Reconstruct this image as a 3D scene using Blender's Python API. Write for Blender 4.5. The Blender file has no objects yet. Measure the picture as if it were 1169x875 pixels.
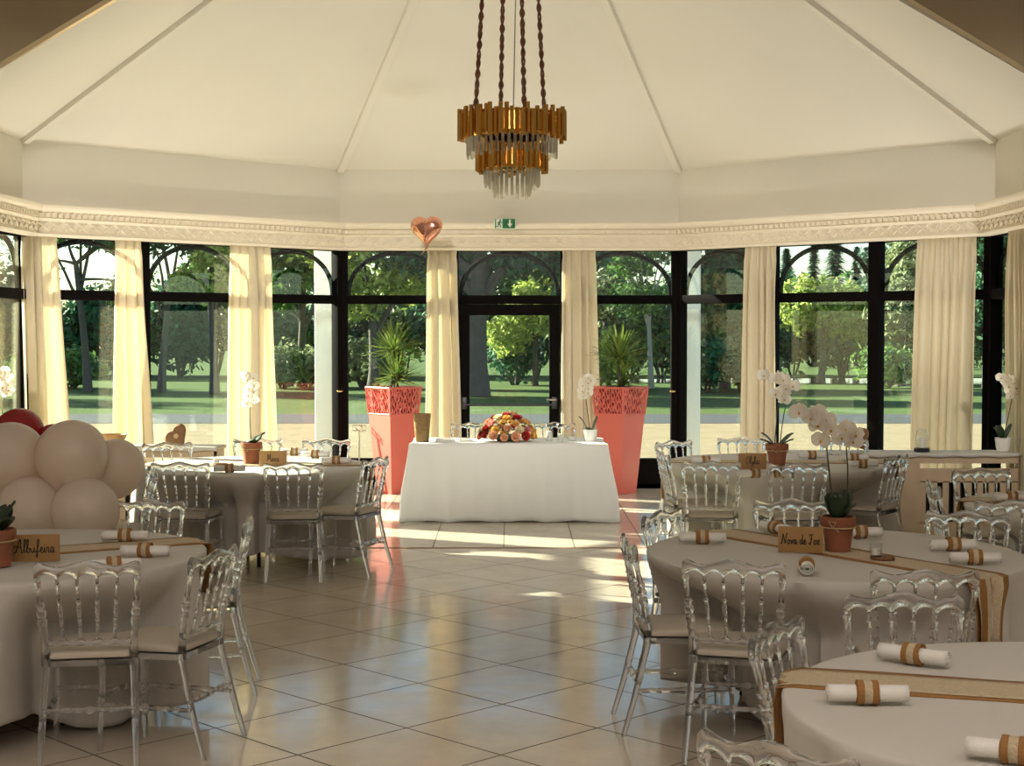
import bpy, bmesh, math, random
from mathutils import Vector, Matrix, noise
rnd = random.Random(7)
S = bpy.context.scene
COL = S.collection
PI = math.pi
R = math.radians

# ------------------------------------------------------------------ camera, world, lights
CAM_H, PITCH, FPX = 1.85, R(2.081), 1720.0
cam = bpy.data.cameras.new('camera')
cam.sensor_width = 36.0
cam.lens = 36.0 * FPX / 1169.0
cam.clip_end = 500
cam_o = bpy.data.objects.new('camera', cam)
COL.objects.link(cam_o)
cam_o.location = (0, 0, CAM_H)
cam_o.rotation_euler = (PI / 2 - PITCH, 0, 0)
S.camera = cam_o

S.view_settings.view_transform = 'Standard'
S.view_settings.look = 'None'
S.view_settings.gamma = 1.0
S.view_settings.use_curve_mapping = False
S.view_settings.exposure = 0.12

SUN_AZ, SUN_EL = R(66), R(21)          # azimuth to the left of the view axis, elevation
world = bpy.data.worlds.new('sky')
S.world = world
world.use_nodes = True
wt = world.node_tree
sky = wt.nodes.new('ShaderNodeTexSky')
sky.sky_type = 'NISHITA'
sky.sun_disc = False
sky.sun_elevation = R(24)
sky.sun_rotation = -SUN_AZ
sky.air_density = 1.0
sky.dust_density = 0.7
bgn = wt.nodes['Background']
wt.links.new(sky.outputs[0], bgn.inputs[0])
bgn.inputs[1].default_value = 0.27

def lamp(name, kind, loc, target, energy, color, **kw):
    l = bpy.data.lights.new(name, kind)
    l.energy = energy
    l.color = color
    for k, v in kw.items():
        setattr(l, k, v)
    o = bpy.data.objects.new(name, l)
    COL.objects.link(o)
    o.location = loc
    d = Vector(target) - Vector(loc)
    o.rotation_euler = d.to_track_quat('-Z', 'Y').to_euler()
    return o

sd = Vector((math.cos(SUN_EL) * math.sin(SUN_AZ), -math.cos(SUN_EL) * math.cos(SUN_AZ), -math.sin(SUN_EL)))
lamp('sun', 'SUN', -sd * 60, (0, 0, 0), 27.0, (1.0, 0.88, 0.68), angle=R(0.8))
# invented fill spots high in the hall, turned to the curtains
for x in (-4.2, -1.4, 1.4, 4.2):
    lamp('fill_spot', 'SPOT', (x, 2.5, 4.6), (x * 0.95, 17, 1.3), 2100, (1.0, 0.95, 0.87),
         spot_size=R(24), spot_blend=1.0, shadow_soft_size=0.3)
# hidden fill spots added behind head table and cabinets, turned to the roof
for x, y, tx, ty in ((-0.55, 15.45, -1.0, 14.6), (0.55, 15.45, 1.0, 14.6), (-3.7, 14.2, -2.6, 13.6), (3.7, 14.2, 2.6, 13.6)):
    lamp('hidden_fill_uplight', 'SPOT', (x, y, 0.25), (tx, ty, 5.2), 150, (1.0, 0.94, 0.86),
         spot_size=R(110), spot_blend=0.7, shadow_soft_size=0.15)
# added fill panel above the camera, throwing its light up
lamp('hall_fill_light', 'AREA', (0, 0.5, 2.9), (0, 0.5, 9.0), 500, (1.0, 0.94, 0.87), shape='RECTANGLE', size=9.0, size_y=3.0)

try:
    S.cycles.max_bounces = 14
    S.cycles.transmission_bounces = 12
    S.cycles.transparent_max_bounces = 24
    S.cycles.glossy_bounces = 5
    S.cycles.diffuse_bounces = 5
    S.cycles.caustics_refractive = False
    S.cycles.caustics_reflective = False
    S.cycles.sample_clamp_indirect = 6.0
    S.cycles.use_denoising = True
except Exception:
    pass

# ------------------------------------------------------------------ materials
def nmat(name):
    m = bpy.data.materials.new(name)
    m.use_nodes = True
    return m, m.node_tree, m.node_tree.nodes['Principled BSDF']

def mat(name, col, rough=0.5, metal=0.0, spec=0.5, noise_amt=0.0, noise_scale=20.0, bump=0.0, bump_scale=80.0,
        sheen=0.0, sub=0.0, trans_diff=0.0):
    m, t, b = nmat(name)
    b.inputs['Base Color'].default_value = (*col, 1)
    b.inputs['Roughness'].default_value = rough
    b.inputs['Metallic'].default_value = metal
    b.inputs['Specular IOR Level'].default_value = spec
    if sheen:
        b.inputs['Sheen Weight'].default_value = sheen
    tc = None
    if noise_amt or bump:
        tc = t.nodes.new('ShaderNodeTexCoord')
    if noise_amt:
        n = t.nodes.new('ShaderNodeTexNoise'); n.inputs['Scale'].default_value = noise_scale
        n.inputs['Detail'].default_value = 4
        t.links.new(tc.outputs['Object'], n.inputs['Vector'])
        mx = t.nodes.new('ShaderNodeMix'); mx.data_type = 'RGBA'
        mx.inputs['A'].default_value = (*[max(0, c * (1 - noise_amt)) for c in col], 1)
        mx.inputs['B'].default_value = (*[min(1, c * (1 + noise_amt)) for c in col], 1)
        t.links.new(n.outputs['Fac'], mx.inputs['Factor'])
        t.links.new(mx.outputs['Result'], b.inputs['Base Color'])
    if bump:
        n2 = t.nodes.new('ShaderNodeTexNoise'); n2.inputs['Scale'].default_value = bump_scale
        t.links.new(tc.outputs['Object'], n2.inputs['Vector'])
        bp = t.nodes.new('ShaderNodeBump'); bp.inputs['Strength'].default_value = bump
        bp.inputs['Distance'].default_value = 0.01
        t.links.new(n2.outputs['Fac'], bp.inputs['Height'])
        t.links.new(bp.outputs['Normal'], b.inputs['Normal'])
    if trans_diff:
        out = t.nodes['Material Output']
        tr = t.nodes.new('ShaderNodeBsdfTranslucent')
        tr.inputs['Color'].default_value = (*col, 1)
        ms = t.nodes.new('ShaderNodeMixShader'); ms.inputs[0].default_value = trans_diff
        t.links.new(b.outputs[0], ms.inputs[1]); t.links.new(tr.outputs[0], ms.inputs[2])
        t.links.new(ms.outputs[0], out.inputs['Surface'])
    return m

def glass_mat(name, tint, refl=1.0, ior=1.45):
    """thin architectural glass: see-through with Fresnel reflection"""
    m = bpy.data.materials.new(name); m.use_nodes = True
    t = m.node_tree; t.nodes.remove(t.nodes['Principled BSDF'])
    out = t.nodes['Material Output']
    tr = t.nodes.new('ShaderNodeBsdfTransparent'); tr.inputs[0].default_value = (*tint, 1)
    gl = t.nodes.new('ShaderNodeBsdfGlossy'); gl.inputs['Roughness'].default_value = 0.0
    fr = t.nodes.new('ShaderNodeLayerWeight')
    pw = t.nodes.new('ShaderNodeMath'); pw.operation = 'POWER'; pw.inputs[1].default_value = 4.0
    mt = t.nodes.new('ShaderNodeMath'); mt.operation = 'MULTIPLY_ADD'; mt.inputs[1].default_value = 0.8 * refl; mt.inputs[2].default_value = 0.035 * refl
    t.links.new(fr.outputs['Facing'], pw.inputs[0])
    ms = t.nodes.new('ShaderNodeMixShader')
    t.links.new(pw.outputs[0], mt.inputs[0]); t.links.new(mt.outputs[0], ms.inputs[0])
    t.links.new(tr.outputs[0], ms.inputs[1]); t.links.new(gl.outputs[0], ms.inputs[2])
    t.links.new(ms.outputs[0], out.inputs['Surface'])
    return m

def acrylic_mat(name, col, ior=1.45, see=0.3):
    m, t, b = nmat(name)
    b.inputs['Base Color'].default_value = (*col, 1)
    b.inputs['Roughness'].default_value = 0.0
    b.inputs['IOR'].default_value = ior
    b.inputs['Transmission Weight'].default_value = 1.0
    out = t.nodes['Material Output']
    tr = t.nodes.new('ShaderNodeBsdfTransparent'); tr.inputs[0].default_value = (*col, 1)
    ms = t.nodes.new('ShaderNodeMixShader'); ms.inputs[0].default_value = see
    t.links.new(b.outputs[0], ms.inputs[1]); t.links.new(tr.outputs[0], ms.inputs[2])
    t.links.new(ms.outputs[0], out.inputs['Surface'])
    return m

def leaf_mat(name, c1, c2, trans=0.35):
    m, t, b = nmat(name)
    g = t.nodes.new('ShaderNodeNewGeometry')
    mx = t.nodes.new('ShaderNodeMix'); mx.data_type = 'RGBA'
    mx.inputs['A'].default_value = (*c1, 1); mx.inputs['B'].default_value = (*c2, 1)
    t.links.new(g.outputs['Random Per Island'], mx.inputs['Factor'])
    t.links.new(mx.outputs['Result'], b.inputs['Base Color'])
    b.inputs['Roughness'].default_value = 0.6
    b.inputs['Specular IOR Level'].default_value = 0.3
    tr = t.nodes.new('ShaderNodeBsdfTranslucent')
    t.links.new(mx.outputs['Result'], tr.inputs['Color'])
    ms = t.nodes.new('ShaderNodeMixShader'); ms.inputs[0].default_value = trans
    t.links.new(b.outputs[0], ms.inputs[1]); t.links.new(tr.outputs[0], ms.inputs[2])
    t.links.new(ms.outputs[0], t.nodes['Material Output'].inputs['Surface'])
    return m

def tile_mat(name, size, angle, origin, base, size_y=None):
    m, t, b = nmat(name)
    N, L = t.nodes, t.links
    tc = N.new('ShaderNodeTexCoord')
    mp = N.new('ShaderNodeVectorMath'); mp.operation = 'SUBTRACT'; mp.inputs[1].default_value = (*origin, 0)
    L.new(tc.outputs['Object'], mp.inputs[0])
    vr = N.new('ShaderNodeVectorRotate'); vr.rotation_type = 'Z_AXIS'; vr.inputs['Angle'].default_value = angle
    L.new(mp.outputs[0], vr.inputs['Vector'])
    sc = N.new('ShaderNodeVectorMath'); sc.operation = 'DIVIDE'; sc.inputs[1].default_value = (size, size_y or size, 1)
    L.new(vr.outputs[0], sc.inputs[0])
    fr = N.new('ShaderNodeVectorMath'); fr.operation = 'FRACTION'; L.new(sc.outputs[0], fr.inputs[0])
    fl = N.new('ShaderNodeVectorMath'); fl.operation = 'FLOOR'; L.new(sc.outputs[0], fl.inputs[0])
    sx = N.new('ShaderNodeSeparateXYZ'); L.new(fr.outputs[0], sx.inputs[0])
    def math_(op, a, bb):
        n = N.new('ShaderNodeMath'); n.operation = op
        for i, v in enumerate((a, bb)):
            if v is None: continue
            if isinstance(v, (int, float)): n.inputs[i].default_value = v
            else: L.new(v, n.inputs[i])
        return n.outputs[0]
    def edge(o, s):
        d = math_('ABSOLUTE', math_('SUBTRACT', o, 0.5), None)
        return math_('GREATER_THAN', d, 0.5 - 0.0048 / s)
    ge = math_('MAXIMUM', edge(sx.outputs[0], size), edge(sx.outputs[1], size_y or size))
    wn = N.new('ShaderNodeTexWhiteNoise'); wn.noise_dimensions = '3D'; L.new(fl.outputs[0], wn.inputs['Vector'])
    nz = N.new('ShaderNodeTexNoise'); nz.inputs['Scale'].default_value = 2.6; nz.inputs['Detail'].default_value = 6
    nz.inputs['Roughness'].default_value = 0.62
    L.new(tc.outputs['Object'], nz.inputs['Vector'])
    a1 = math_('MULTIPLY', wn.outputs['Value'], 0.12)
    a2 = math_('MULTIPLY', nz.outputs['Fac'], 0.9)
    fac = math_('ADD', a1, a2)
    mx = N.new('ShaderNodeMix'); mx.data_type = 'RGBA'
    mx.inputs['A'].default_value = (*[c * 0.72 for c in base], 1); mx.inputs['B'].default_value = (*[min(1, c * 1.2) for c in base], 1)
    L.new(fac, mx.inputs['Factor'])
    mg = N.new('ShaderNodeMix'); mg.data_type = 'RGBA'; mg.inputs['B'].default_value = (0.10, 0.075, 0.05, 1)
    L.new(mx.outputs['Result'], mg.inputs['A']); L.new(ge, mg.inputs['Factor'])
    L.new(mg.outputs['Result'], b.inputs['Base Color'])
    nr = N.new('ShaderNodeTexNoise'); nr.inputs['Scale'].default_value = 5.0; nr.inputs['Detail'].default_value = 8
    nr.inputs['Roughness'].default_value = 0.7
    L.new(tc.outputs['Object'], nr.inputs['Vector'])
    rg = N.new('ShaderNodeMapRange'); rg.inputs['From Min'].default_value = 0.3; rg.inputs['From Max'].default_value = 0.75
    rg.inputs['To Min'].default_value = 0.07; rg.inputs['To Max'].default_value = 0.24
    L.new(nr.outputs['Fac'], rg.inputs['Value'])
    rr = math_('MAXIMUM', rg.outputs[0], math_('MULTIPLY', ge, 0.8))
    L.new(rr, b.inputs['Roughness'])
    b.inputs['Specular IOR Level'].default_value = 0.6
    nb = N.new('ShaderNodeTexNoise'); nb.inputs['Scale'].default_value = 11.0; nb.inputs['Detail'].default_value = 3
    L.new(tc.outputs['Object'], nb.inputs['Vector'])
    hh = math_('SUBTRACT', math_('MULTIPLY', nb.outputs['Fac'], 0.35), ge)
    bp = N.new('ShaderNodeBump'); bp.inputs['Strength'].default_value = 0.10; bp.inputs['Distance'].default_value = 0.01
    L.new(hh, bp.inputs['Height']); L.new(bp.outputs['Normal'], b.inputs['Normal'])
    return m

M = {}
M['plaster'] = mat('cream plaster', (0.78, 0.745, 0.66), 0.85, bump=0.05, bump_scale=30, noise_amt=0.03, noise_scale=1.5)
M['cornice'] = mat('ivory stucco', (0.84, 0.76, 0.62), 0.7)
M['cornice_dark'] = mat('shaded stucco relief', (0.62, 0.52, 0.40), 0.8)
M['gable'] = mat('olive brown paint', (0.36, 0.28, 0.17), 0.9, noise_amt=0.06, noise_scale=2)
M['hall'] = mat('hall plaster', (0.60, 0.57, 0.54), 0.9)
M['frame'] = mat('black aluminium', (0.006, 0.005, 0.005), 0.7, spec=0.02)
M['arch'] = mat('dark green grey bar', (0.010, 0.014, 0.014), 0.9, spec=0.02)
M['pane'] = glass_mat('tinted window glass', (0.90, 0.975, 0.96), 1.0)
M['clear'] = glass_mat('clear thin glass', (0.96, 0.97, 0.97), 1.0)
M['steel'] = mat('brushed steel', (0.7, 0.68, 0.65), 0.25, 1.0)
M['brass'] = mat('brass', (0.75, 0.5, 0.2), 0.25, 1.0)
M['gold'] = mat('polished gold', (0.80, 0.47, 0.12), 0.22, 1.0)
M['crystal'] = acrylic_mat('crystal glass', (0.98, 0.97, 0.93), 1.5, 0.25)
_t = M['crystal'].node_tree
_w = _t.nodes.new('ShaderNodeBsdfTranslucent'); _w.inputs[0].default_value = (0.9, 0.86, 0.76, 1)
_m = _t.nodes.new('ShaderNodeMixShader'); _m.inputs[0].default_value = 0.3
_o = _t.nodes['Material Output']; _src = _o.inputs['Surface'].links[0].from_socket
_t.links.new(_src, _m.inputs[1]); _t.links.new(_w.outputs[0], _m.inputs[2]); _t.links.new(_m.outputs[0], _o.inputs['Surface'])
M['rope'] = mat('brown rope', (0.17, 0.062, 0.022), 0.45, noise_amt=0.4, noise_scale=60)
M['curtain'] = mat('cream curtain fabric', (0.87, 0.79, 0.62), 0.9, sheen=0.1, bump=0.08, bump_scale=200, trans_diff=0.45)
M['acrylic'] = acrylic_mat('clear acrylic', (0.95, 0.95, 0.96), 1.47, 0.08)
_t = M['acrylic'].node_tree
_w = _t.nodes.new('ShaderNodeBsdfGlossy'); _w.inputs['Roughness'].default_value = 0.02
_m = _t.nodes.new('ShaderNodeMixShader'); _m.inputs[0].default_value = 0.05
_o = _t.nodes['Material Output']; _src = _o.inputs['Surface'].links[0].from_socket
_t.links.new(_src, _m.inputs[1]); _t.links.new(_w.outputs[0], _m.inputs[2]); _t.links.new(_m.outputs[0], _o.inputs['Surface'])
M['cushion'] = mat('cream cushion fabric', (0.54, 0.48, 0.40), 0.85, bump=0.15, bump_scale=250)
M['cloth'] = mat('white table linen', (0.68, 0.645, 0.595), 0.9, bump=0.08, bump_scale=150, trans_diff=0.12)
M['headcloth'] = mat('white head table linen', (0.86, 0.87, 0.87), 0.9, bump=0.06, bump_scale=120, trans_diff=0.1)
M['burlap'] = mat('brown burlap', (0.34, 0.17, 0.055), 0.95, noise_amt=0.25, noise_scale=120, bump=0.5, bump_scale=300)
M['kraft'] = mat('natural jute', (0.50, 0.36, 0.19), 0.95, noise_amt=0.2, noise_scale=90, bump=0.3, bump_scale=250)
M['lace'] = mat('ivory lace', (0.56, 0.46, 0.31), 0.95, noise_amt=0.25, noise_scale=70, bump=0.6, bump_scale=120)
M['napkin'] = mat('white paper napkin', (0.80, 0.78, 0.74), 0.9, bump=0.15, bump_scale=120)
M['wood'] = mat('light oak', (0.46, 0.35, 0.23), 0.5, noise_amt=0.15, noise_scale=8)
M['card'] = mat('stained pine', (0.36, 0.20, 0.07), 0.6, noise_amt=0.15, noise_scale=14)
M['ink'] = mat('black ink', (0.012, 0.008, 0.006), 0.6)
M['terracotta'] = mat('terracotta', (0.27, 0.095, 0.045), 0.75, noise_amt=0.2, noise_scale=25)
M['soil'] = mat('dark soil', (0.03, 0.02, 0.015), 0.95, bump=0.6, bump_scale=120)
M['whitepot'] = mat('white glazed ceramic', (0.75, 0.73, 0.70), 0.3)
M['petal'] = mat('white orchid petal', (0.90, 0.86, 0.78), 0.6, trans_diff=0.5)
M['petal_core'] = mat('yellow orchid lip', (0.55, 0.36, 0.08), 0.6)
M['stem'] = mat('orchid stem', (0.05, 0.055, 0.02), 0.6)
M['orchid_leaf'] = mat('dark orchid leaf', (0.018, 0.04, 0.014), 0.4)
M['coral'] = mat('coral red lacquer', (0.62, 0.13, 0.10), 0.38, noise_amt=0.04, noise_scale=3)
M['coral_dark'] = mat('dark coral liner', (0.30, 0.035, 0.03), 0.6)
M['yucca'] = leaf_mat('yucca leaf', (0.05, 0.13, 0.02), (0.30, 0.36, 0.08), 0.3)
M['bark'] = mat('grey bark', (0.085, 0.075, 0.065), 0.95, noise_amt=0.4, noise_scale=6, bump=0.8, bump_scale=12)
M['birch'] = mat('pale birch bark', (0.45, 0.43, 0.38), 0.9, noise_amt=0.3, noise_scale=5)
M['leaf_dark'] = leaf_mat('dark foliage', (0.013, 0.065, 0.042), (0.065, 0.195, 0.078))
M['leaf_mid'] = leaf_mat('mid green foliage', (0.033, 0.117, 0.052), (0.234, 0.377, 0.091))
M['leaf_light'] = leaf_mat('yellow green foliage', (0.156, 0.260, 0.052), (0.546, 0.598, 0.156))
M['leaf_grey'] = leaf_mat('grey green foliage', (0.117, 0.169, 0.078), (0.325, 0.364, 0.182))
M['conifer'] = leaf_mat('conifer needles', (0.019, 0.065, 0.046), (0.078, 0.156, 0.091), 0.2)
M['column'] = mat('white render', (0.80, 0.78, 0.74), 0.8)
M['balloon_white'] = mat('pearl white latex', (0.88, 0.79, 0.68), 0.22, trans_diff=0.45)
M['balloon_red'] = mat('dark red latex', (0.38, 0.025, 0.02), 0.25, trans_diff=0.15)
M['foil'] = mat('rose gold foil', (0.86, 0.42, 0.30), 0.16, 1.0)
M['wicker'] = mat('brown wicker', (0.20, 0.10, 0.04), 0.8, noise_amt=0.4, noise_scale=60, bump=0.8, bump_scale=70)
M['glitter'] = mat('bronze glitter', (0.24, 0.15, 0.06), 0.4, 0.5, noise_amt=0.6, noise_scale=60, bump=0.8, bump_scale=120)
M['black'] = mat('black lacquer', (0.01, 0.01, 0.01), 0.4)
M['white'] = mat('white ceramic', (0.82, 0.80, 0.77), 0.35)
M['wax'] = mat('white wax', (0.85, 0.82, 0.74), 0.5)
M['sign_green'] = mat('sign green', (0.01, 0.16, 0.05), 0.5)
M['sign_white'] = mat('sign white', (0.80, 0.85, 0.75), 0.5)
M['rose_red'] = mat('red rose', (0.42, 0.02, 0.02), 0.7, trans_diff=0.15)
M['rose_yellow'] = mat('yellow rose', (0.80, 0.50, 0.14), 0.7, trans_diff=0.2)
M['rose_peach'] = mat('peach rose', (0.80, 0.44, 0.26), 0.7, trans_diff=0.2)
M['rose_pink'] = mat('pink rose', (0.80, 0.38, 0.34), 0.7, trans_diff=0.2)
M['rose_cream'] = mat('cream rose', (0.82, 0.70, 0.48), 0.7, trans_diff=0.2)
M['bouquet_leaf'] = leaf_mat('bouquet leaf', (0.02, 0.06, 0.015), (0.07, 0.15, 0.03), 0.2)
M['tile_diag'] = tile_mat('glazed beige tile laid diagonally', 0.624, R(45), (-0.047, 6.47), (0.66, 0.57, 0.46))
M['tile_axis'] = tile_mat('glazed beige tile laid straight', 0.60, 0.0, (-0.07, 12.63), (0.66, 0.58, 0.48), 1.66)

def ground_mat():
    m, t, b = nmat('dry grass and lawn')
    N, L = t.nodes, t.links
    tc = N.new('ShaderNodeTexCoord')
    sp = N.new('ShaderNodeSeparateXYZ'); L.new(tc.outputs['Object'], sp.inputs[0])
    n1 = N.new('ShaderNodeTexNoise'); n1.inputs['Scale'].default_value = 0.25; n1.inputs['Detail'].default_value = 5
    L.new(tc.outputs['Object'], n1.inputs['Vector'])
    n2 = N.new('ShaderNodeTexNoise'); n2.inputs['Scale'].default_value = 2.5; n2.inputs['Detail'].default_value = 9; n2.inputs['Roughness'].default_value = 0.75
    L.new(tc.outputs['Object'], n2.inputs['Vector'])
    ad = N.new('ShaderNodeMath'); ad.operation = 'MULTIPLY_ADD'; ad.inputs[1].default_value = 5.0
    L.new(n1.outputs['Fac'], ad.inputs[0]); L.new(sp.outputs[1], ad.inputs[2])
    mr = N.new('ShaderNodeMapRange'); mr.inputs['From Min'].default_value = 33.5; mr.inputs['From Max'].default_value = 38.0
    L.new(ad.outputs[0], mr.inputs['Value'])
    dry = N.new('ShaderNodeMix'); dry.data_type = 'RGBA'
    dry.inputs['A'].default_value = (0.16, 0.12, 0.07, 1); dry.inputs['B'].default_value = (0.40, 0.325, 0.21, 1)
    L.new(n2.outputs['Fac'], dry.inputs['Factor'])
    grn = N.new('ShaderNodeMix'); grn.data_type = 'RGBA'
    grn.inputs['A'].default_value = (0.025, 0.06, 0.02, 1); grn.inputs['B'].default_value = (0.13, 0.18, 0.055, 1)
    L.new(n2.outputs['Fac'], grn.inputs['Factor'])
    mx = N.new('ShaderNodeMix'); mx.data_type = 'RGBA'
    L.new(mr.outputs[0], mx.inputs['Factor']); L.new(dry.outputs['Result'], mx.inputs['A']); L.new(grn.outputs['Result'], mx.inputs['B'])
    L.new(mx.outputs['Result'], b.inputs['Base Color'])
    b.inputs['Roughness'].default_value = 0.95
    b.inputs['Specular IOR Level'].default_value = 0.1
    bp = N.new('ShaderNodeBump'); bp.inputs['Strength'].default_value = 0.35; bp.inputs['Distance'].default_value = 0.04
    L.new(n2.outputs['Fac'], bp.inputs['Height']); L.new(bp.outputs['Normal'], b.inputs['Normal'])
    return m
M['ground'] = ground_mat()
M['shaded_path'] = mat('gravel with painted shade', (0.030, 0.036, 0.042), 0.95, noise_amt=0.4, noise_scale=3)  # track grey, darkened further with the tone of tree shadows on the lawn
M['water'] = mat('pond water', (0.05, 0.06, 0.05), 0.08)

# ------------------------------------------------------------------ helpers
def tag(o, label=None, cat=None, group=None, kind=None):
    if label: o['label'] = label
    if cat: o['category'] = cat
    if group: o['group'] = group
    if kind: o['kind'] = kind
    return o

def empty(name, loc=(0, 0, 0), rz=0.0, parent=None):
    o = bpy.data.objects.new(name, None)
    o.empty_display_size = 0.1
    COL.objects.link(o)
    o.location = loc
    o.rotation_euler = (0, 0, rz)
    if parent: o.parent = parent
    return o

class MB:
    """collects shapes, then links them as one mesh object"""
    def __init__(s, mtx=None):
        s.v, s.f, s.mi = [], [], []
        s.m = mtx or Matrix.Identity(4)
        s.cur = 0
    def add(s, vs, fs):
        o = len(s.v)
        s.v += [s.m @ Vector(p) for p in vs]
        s.f += [tuple(i + o for i in f) for f in fs]
        s.mi += [s.cur] * len(fs)
        return s
    def box(s, x0, x1, y0, y1, z0, z1, c=0.0):
        if c <= 0:
            vs = [(x, y, z) for x in (x0, x1) for y in (y0, y1) for z in (z0, z1)]
            fs = [(0, 1, 3, 2), (4, 6, 7, 5), (0, 4, 5, 1), (2, 3, 7, 6), (0, 2, 6, 4), (1, 5, 7, 3)]
            return s.add(vs, fs)
        bm = bmesh.new()
        bmesh.ops.create_cube(bm, size=1)
        for v in bm.verts:
            v.co = ((x0 + x1) / 2 + v.co.x * (x1 - x0), (y0 + y1) / 2 + v.co.y * (y1 - y0), (z0 + z1) / 2 + v.co.z * (z1 - z0))
        bmesh.ops.bevel(bm, geom=bm.edges[:], offset=c, segments=2, affect='EDGES', profile=0.5)
        bm.verts.index_update()
        vs = [v.co.copy() for v in bm.verts]; fs = [[v.index for v in f.verts] for f in bm.faces]
        bm.free()
        return s.add(vs, fs)
    def tube(s, pts, rad, seg=8, cap=True, closed=False):
        pts = [Vector(p) for p in pts]
        n = len(pts)
        rr = rad if isinstance(rad, (list, tuple)) else [rad] * n
        vs, fs = [], []
        up = None
        for i, p in enumerate(pts):
            if closed: d = pts[(i + 1) % n] - pts[i - 1]
            else: d = pts[min(i + 1, n - 1)] - pts[max(i - 1, 0)]
            if d.length < 1e-9: d = Vector((0, 0, 1))
            d.normalize()
            if up is None:
                up = Vector((0, 0, 1)) if abs(d.z) < 0.9 else Vector((1, 0, 0))
            a = d.cross(up)
            if a.length < 1e-6: a = d.cross(Vector((0, 1, 0)))
            a.normalize(); b = a.cross(d).normalized(); up = b
            for k in range(seg):
                t = 2 * PI * k / seg
                vs.append(p + (a * math.cos(t) + b * math.sin(t)) * rr[i])
        m = n if closed else n - 1
        for i in range(m):
            j = (i + 1) % n
            for k in range(seg):
                l = (k + 1) % seg
                fs.append((i * seg + k, i * seg + l, j * seg + l, j * seg + k))
        if cap and not closed:
            fs.append(tuple(range(seg))[::-1]); fs.append(tuple((n - 1) * seg + k for k in range(seg)))
        return s.add(vs, fs)
    def lathe(s, prof, seg=20, c=(0, 0, 0)):
        vs, fs = [], []
        for r, z in prof:
            for k in range(seg):
                t = 2 * PI * k / seg
                vs.append((c[0] + r * math.cos(t), c[1] + r * math.sin(t), c[2] + z))
        for i in range(len(prof) - 1):
            for k in range(seg):
                l = (k + 1) % seg
                fs.append((i * seg + k, i * seg + l, (i + 1) * seg + l, (i + 1) * seg + k))
        if prof[0][0] > 1e-5: fs.append(tuple(range(seg))[::-1])
        if prof[-1][0] > 1e-5: fs.append(tuple((len(prof) - 1) * seg + k for k in range(seg)))
        return s.add(vs, fs)
    def sphere(s, c, r, sx=1, sy=1, sz=1, seg=16, rings=10):
        prof = [(max(1e-6, math.sin(PI * i / rings)), -math.cos(PI * i / rings)) for i in range(rings + 1)]
        vs, fs = [], []
        for q, z in prof:
            for k in range(seg):
                t = 2 * PI * k / seg
                vs.append((c[0] + r * sx * q * math.cos(t), c[1] + r * sy * q * math.sin(t), c[2] + r * sz * z))
        for i in range(rings):
            for k in range(seg):
                l = (k + 1) % seg
                fs.append((i * seg + k, i * seg + l, (i + 1) * seg + l, (i + 1) * seg + k))
        return s.add(vs, fs)
    def grid(s, fn, nu, nv, closed_u=False):
        vs = [fn(i, j) for j in range(nv) for i in range(nu)]
        fs = []
        for j in range(nv - 1):
            for i in range(nu if closed_u else nu - 1):
                k = (i + 1) % nu
                fs.append((j * nu + i, j * nu + k, (j + 1) * nu + k, (j + 1) * nu + i))
        return s.add(vs, fs)
    def prism(s, poly, y0, y1):
        """polygon in x,z extruded along y"""
        n = len(poly)
        vs = [(x, y0, z) for x, z in poly] + [(x, y1, z) for x, z in poly]
        fs = [tuple(range(n)), tuple(range(2 * n - 1, n - 1, -1))]
        for i in range(n):
            j = (i + 1) % n
            fs.append((i, i + n, j + n, j))
        return s.add(vs, fs)
    def mesh(s, name, mats, smooth=40):
        me = bpy.data.meshes.new(name)
        me.from_pydata([tuple(v) for v in s.v], [], s.f)
        for m in (mats if isinstance(mats, (list, tuple)) else [mats]): me.materials.append(m)
        if len(set(s.mi)) > 1: me.polygons.foreach_set('material_index', s.mi)
        bm = bmesh.new(); bm.from_mesh(me)
        bmesh.ops.recalc_face_normals(bm, faces=bm.faces[:])
        bm.to_mesh(me); bm.free()
        if smooth:
            me.polygons.foreach_set('use_smooth', [True] * len(me.polygons))
            me.set_sharp_from_angle(angle=R(smooth))
        me.update()
        return me
    def build(s, name, mats, parent=None, smooth=40, loc=None, rot=None, kind=None):
        o = bpy.data.objects.new(name, s.mesh(name, mats, smooth))
        COL.objects.link(o)
        if parent: o.parent = parent
        if loc: o.location = loc
        if rot: o.rotation_euler = rot
        if kind: o['kind'] = kind
        return o

def inst(name, me, parent=None, loc=(0, 0, 0), rot=(0, 0, 0), scale=None):
    o = bpy.data.objects.new(name, me)
    COL.objects.link(o)
    if parent: o.parent = parent
    o.location = loc; o.rotation_euler = rot
    if scale: o.scale = scale
    return o

KIDS = {}
def copy_tree(o, parent=None):
    c = o.copy(); COL.objects.link(c)
    if parent: c.parent = parent
    for ch in o.children: copy_tree(ch, c)
    return c

def ray(px, py):
    u, v = (px - 584.5) / FPX, (437.5 - py) / FPX
    return Vector((u, math.cos(PITCH) + v * math.sin(PITCH), -math.sin(PITCH) + v * math.cos(PITCH)))
def on_z(px, py, z):
    d = ray(px, py); t = (z - CAM_H) / d.z
    return Vector((d.x * t, d.y * t, z))
def at_y(px, py, y):
    d = ray(px, py); t = y / d.y
    return Vector((d.x * t, y, CAM_H + d.z * t))

def smoothstep(a, b, x):
    t = min(1, max(0, (x - a) / (b - a)))
    return t * t * (3 - 2 * t)

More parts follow.
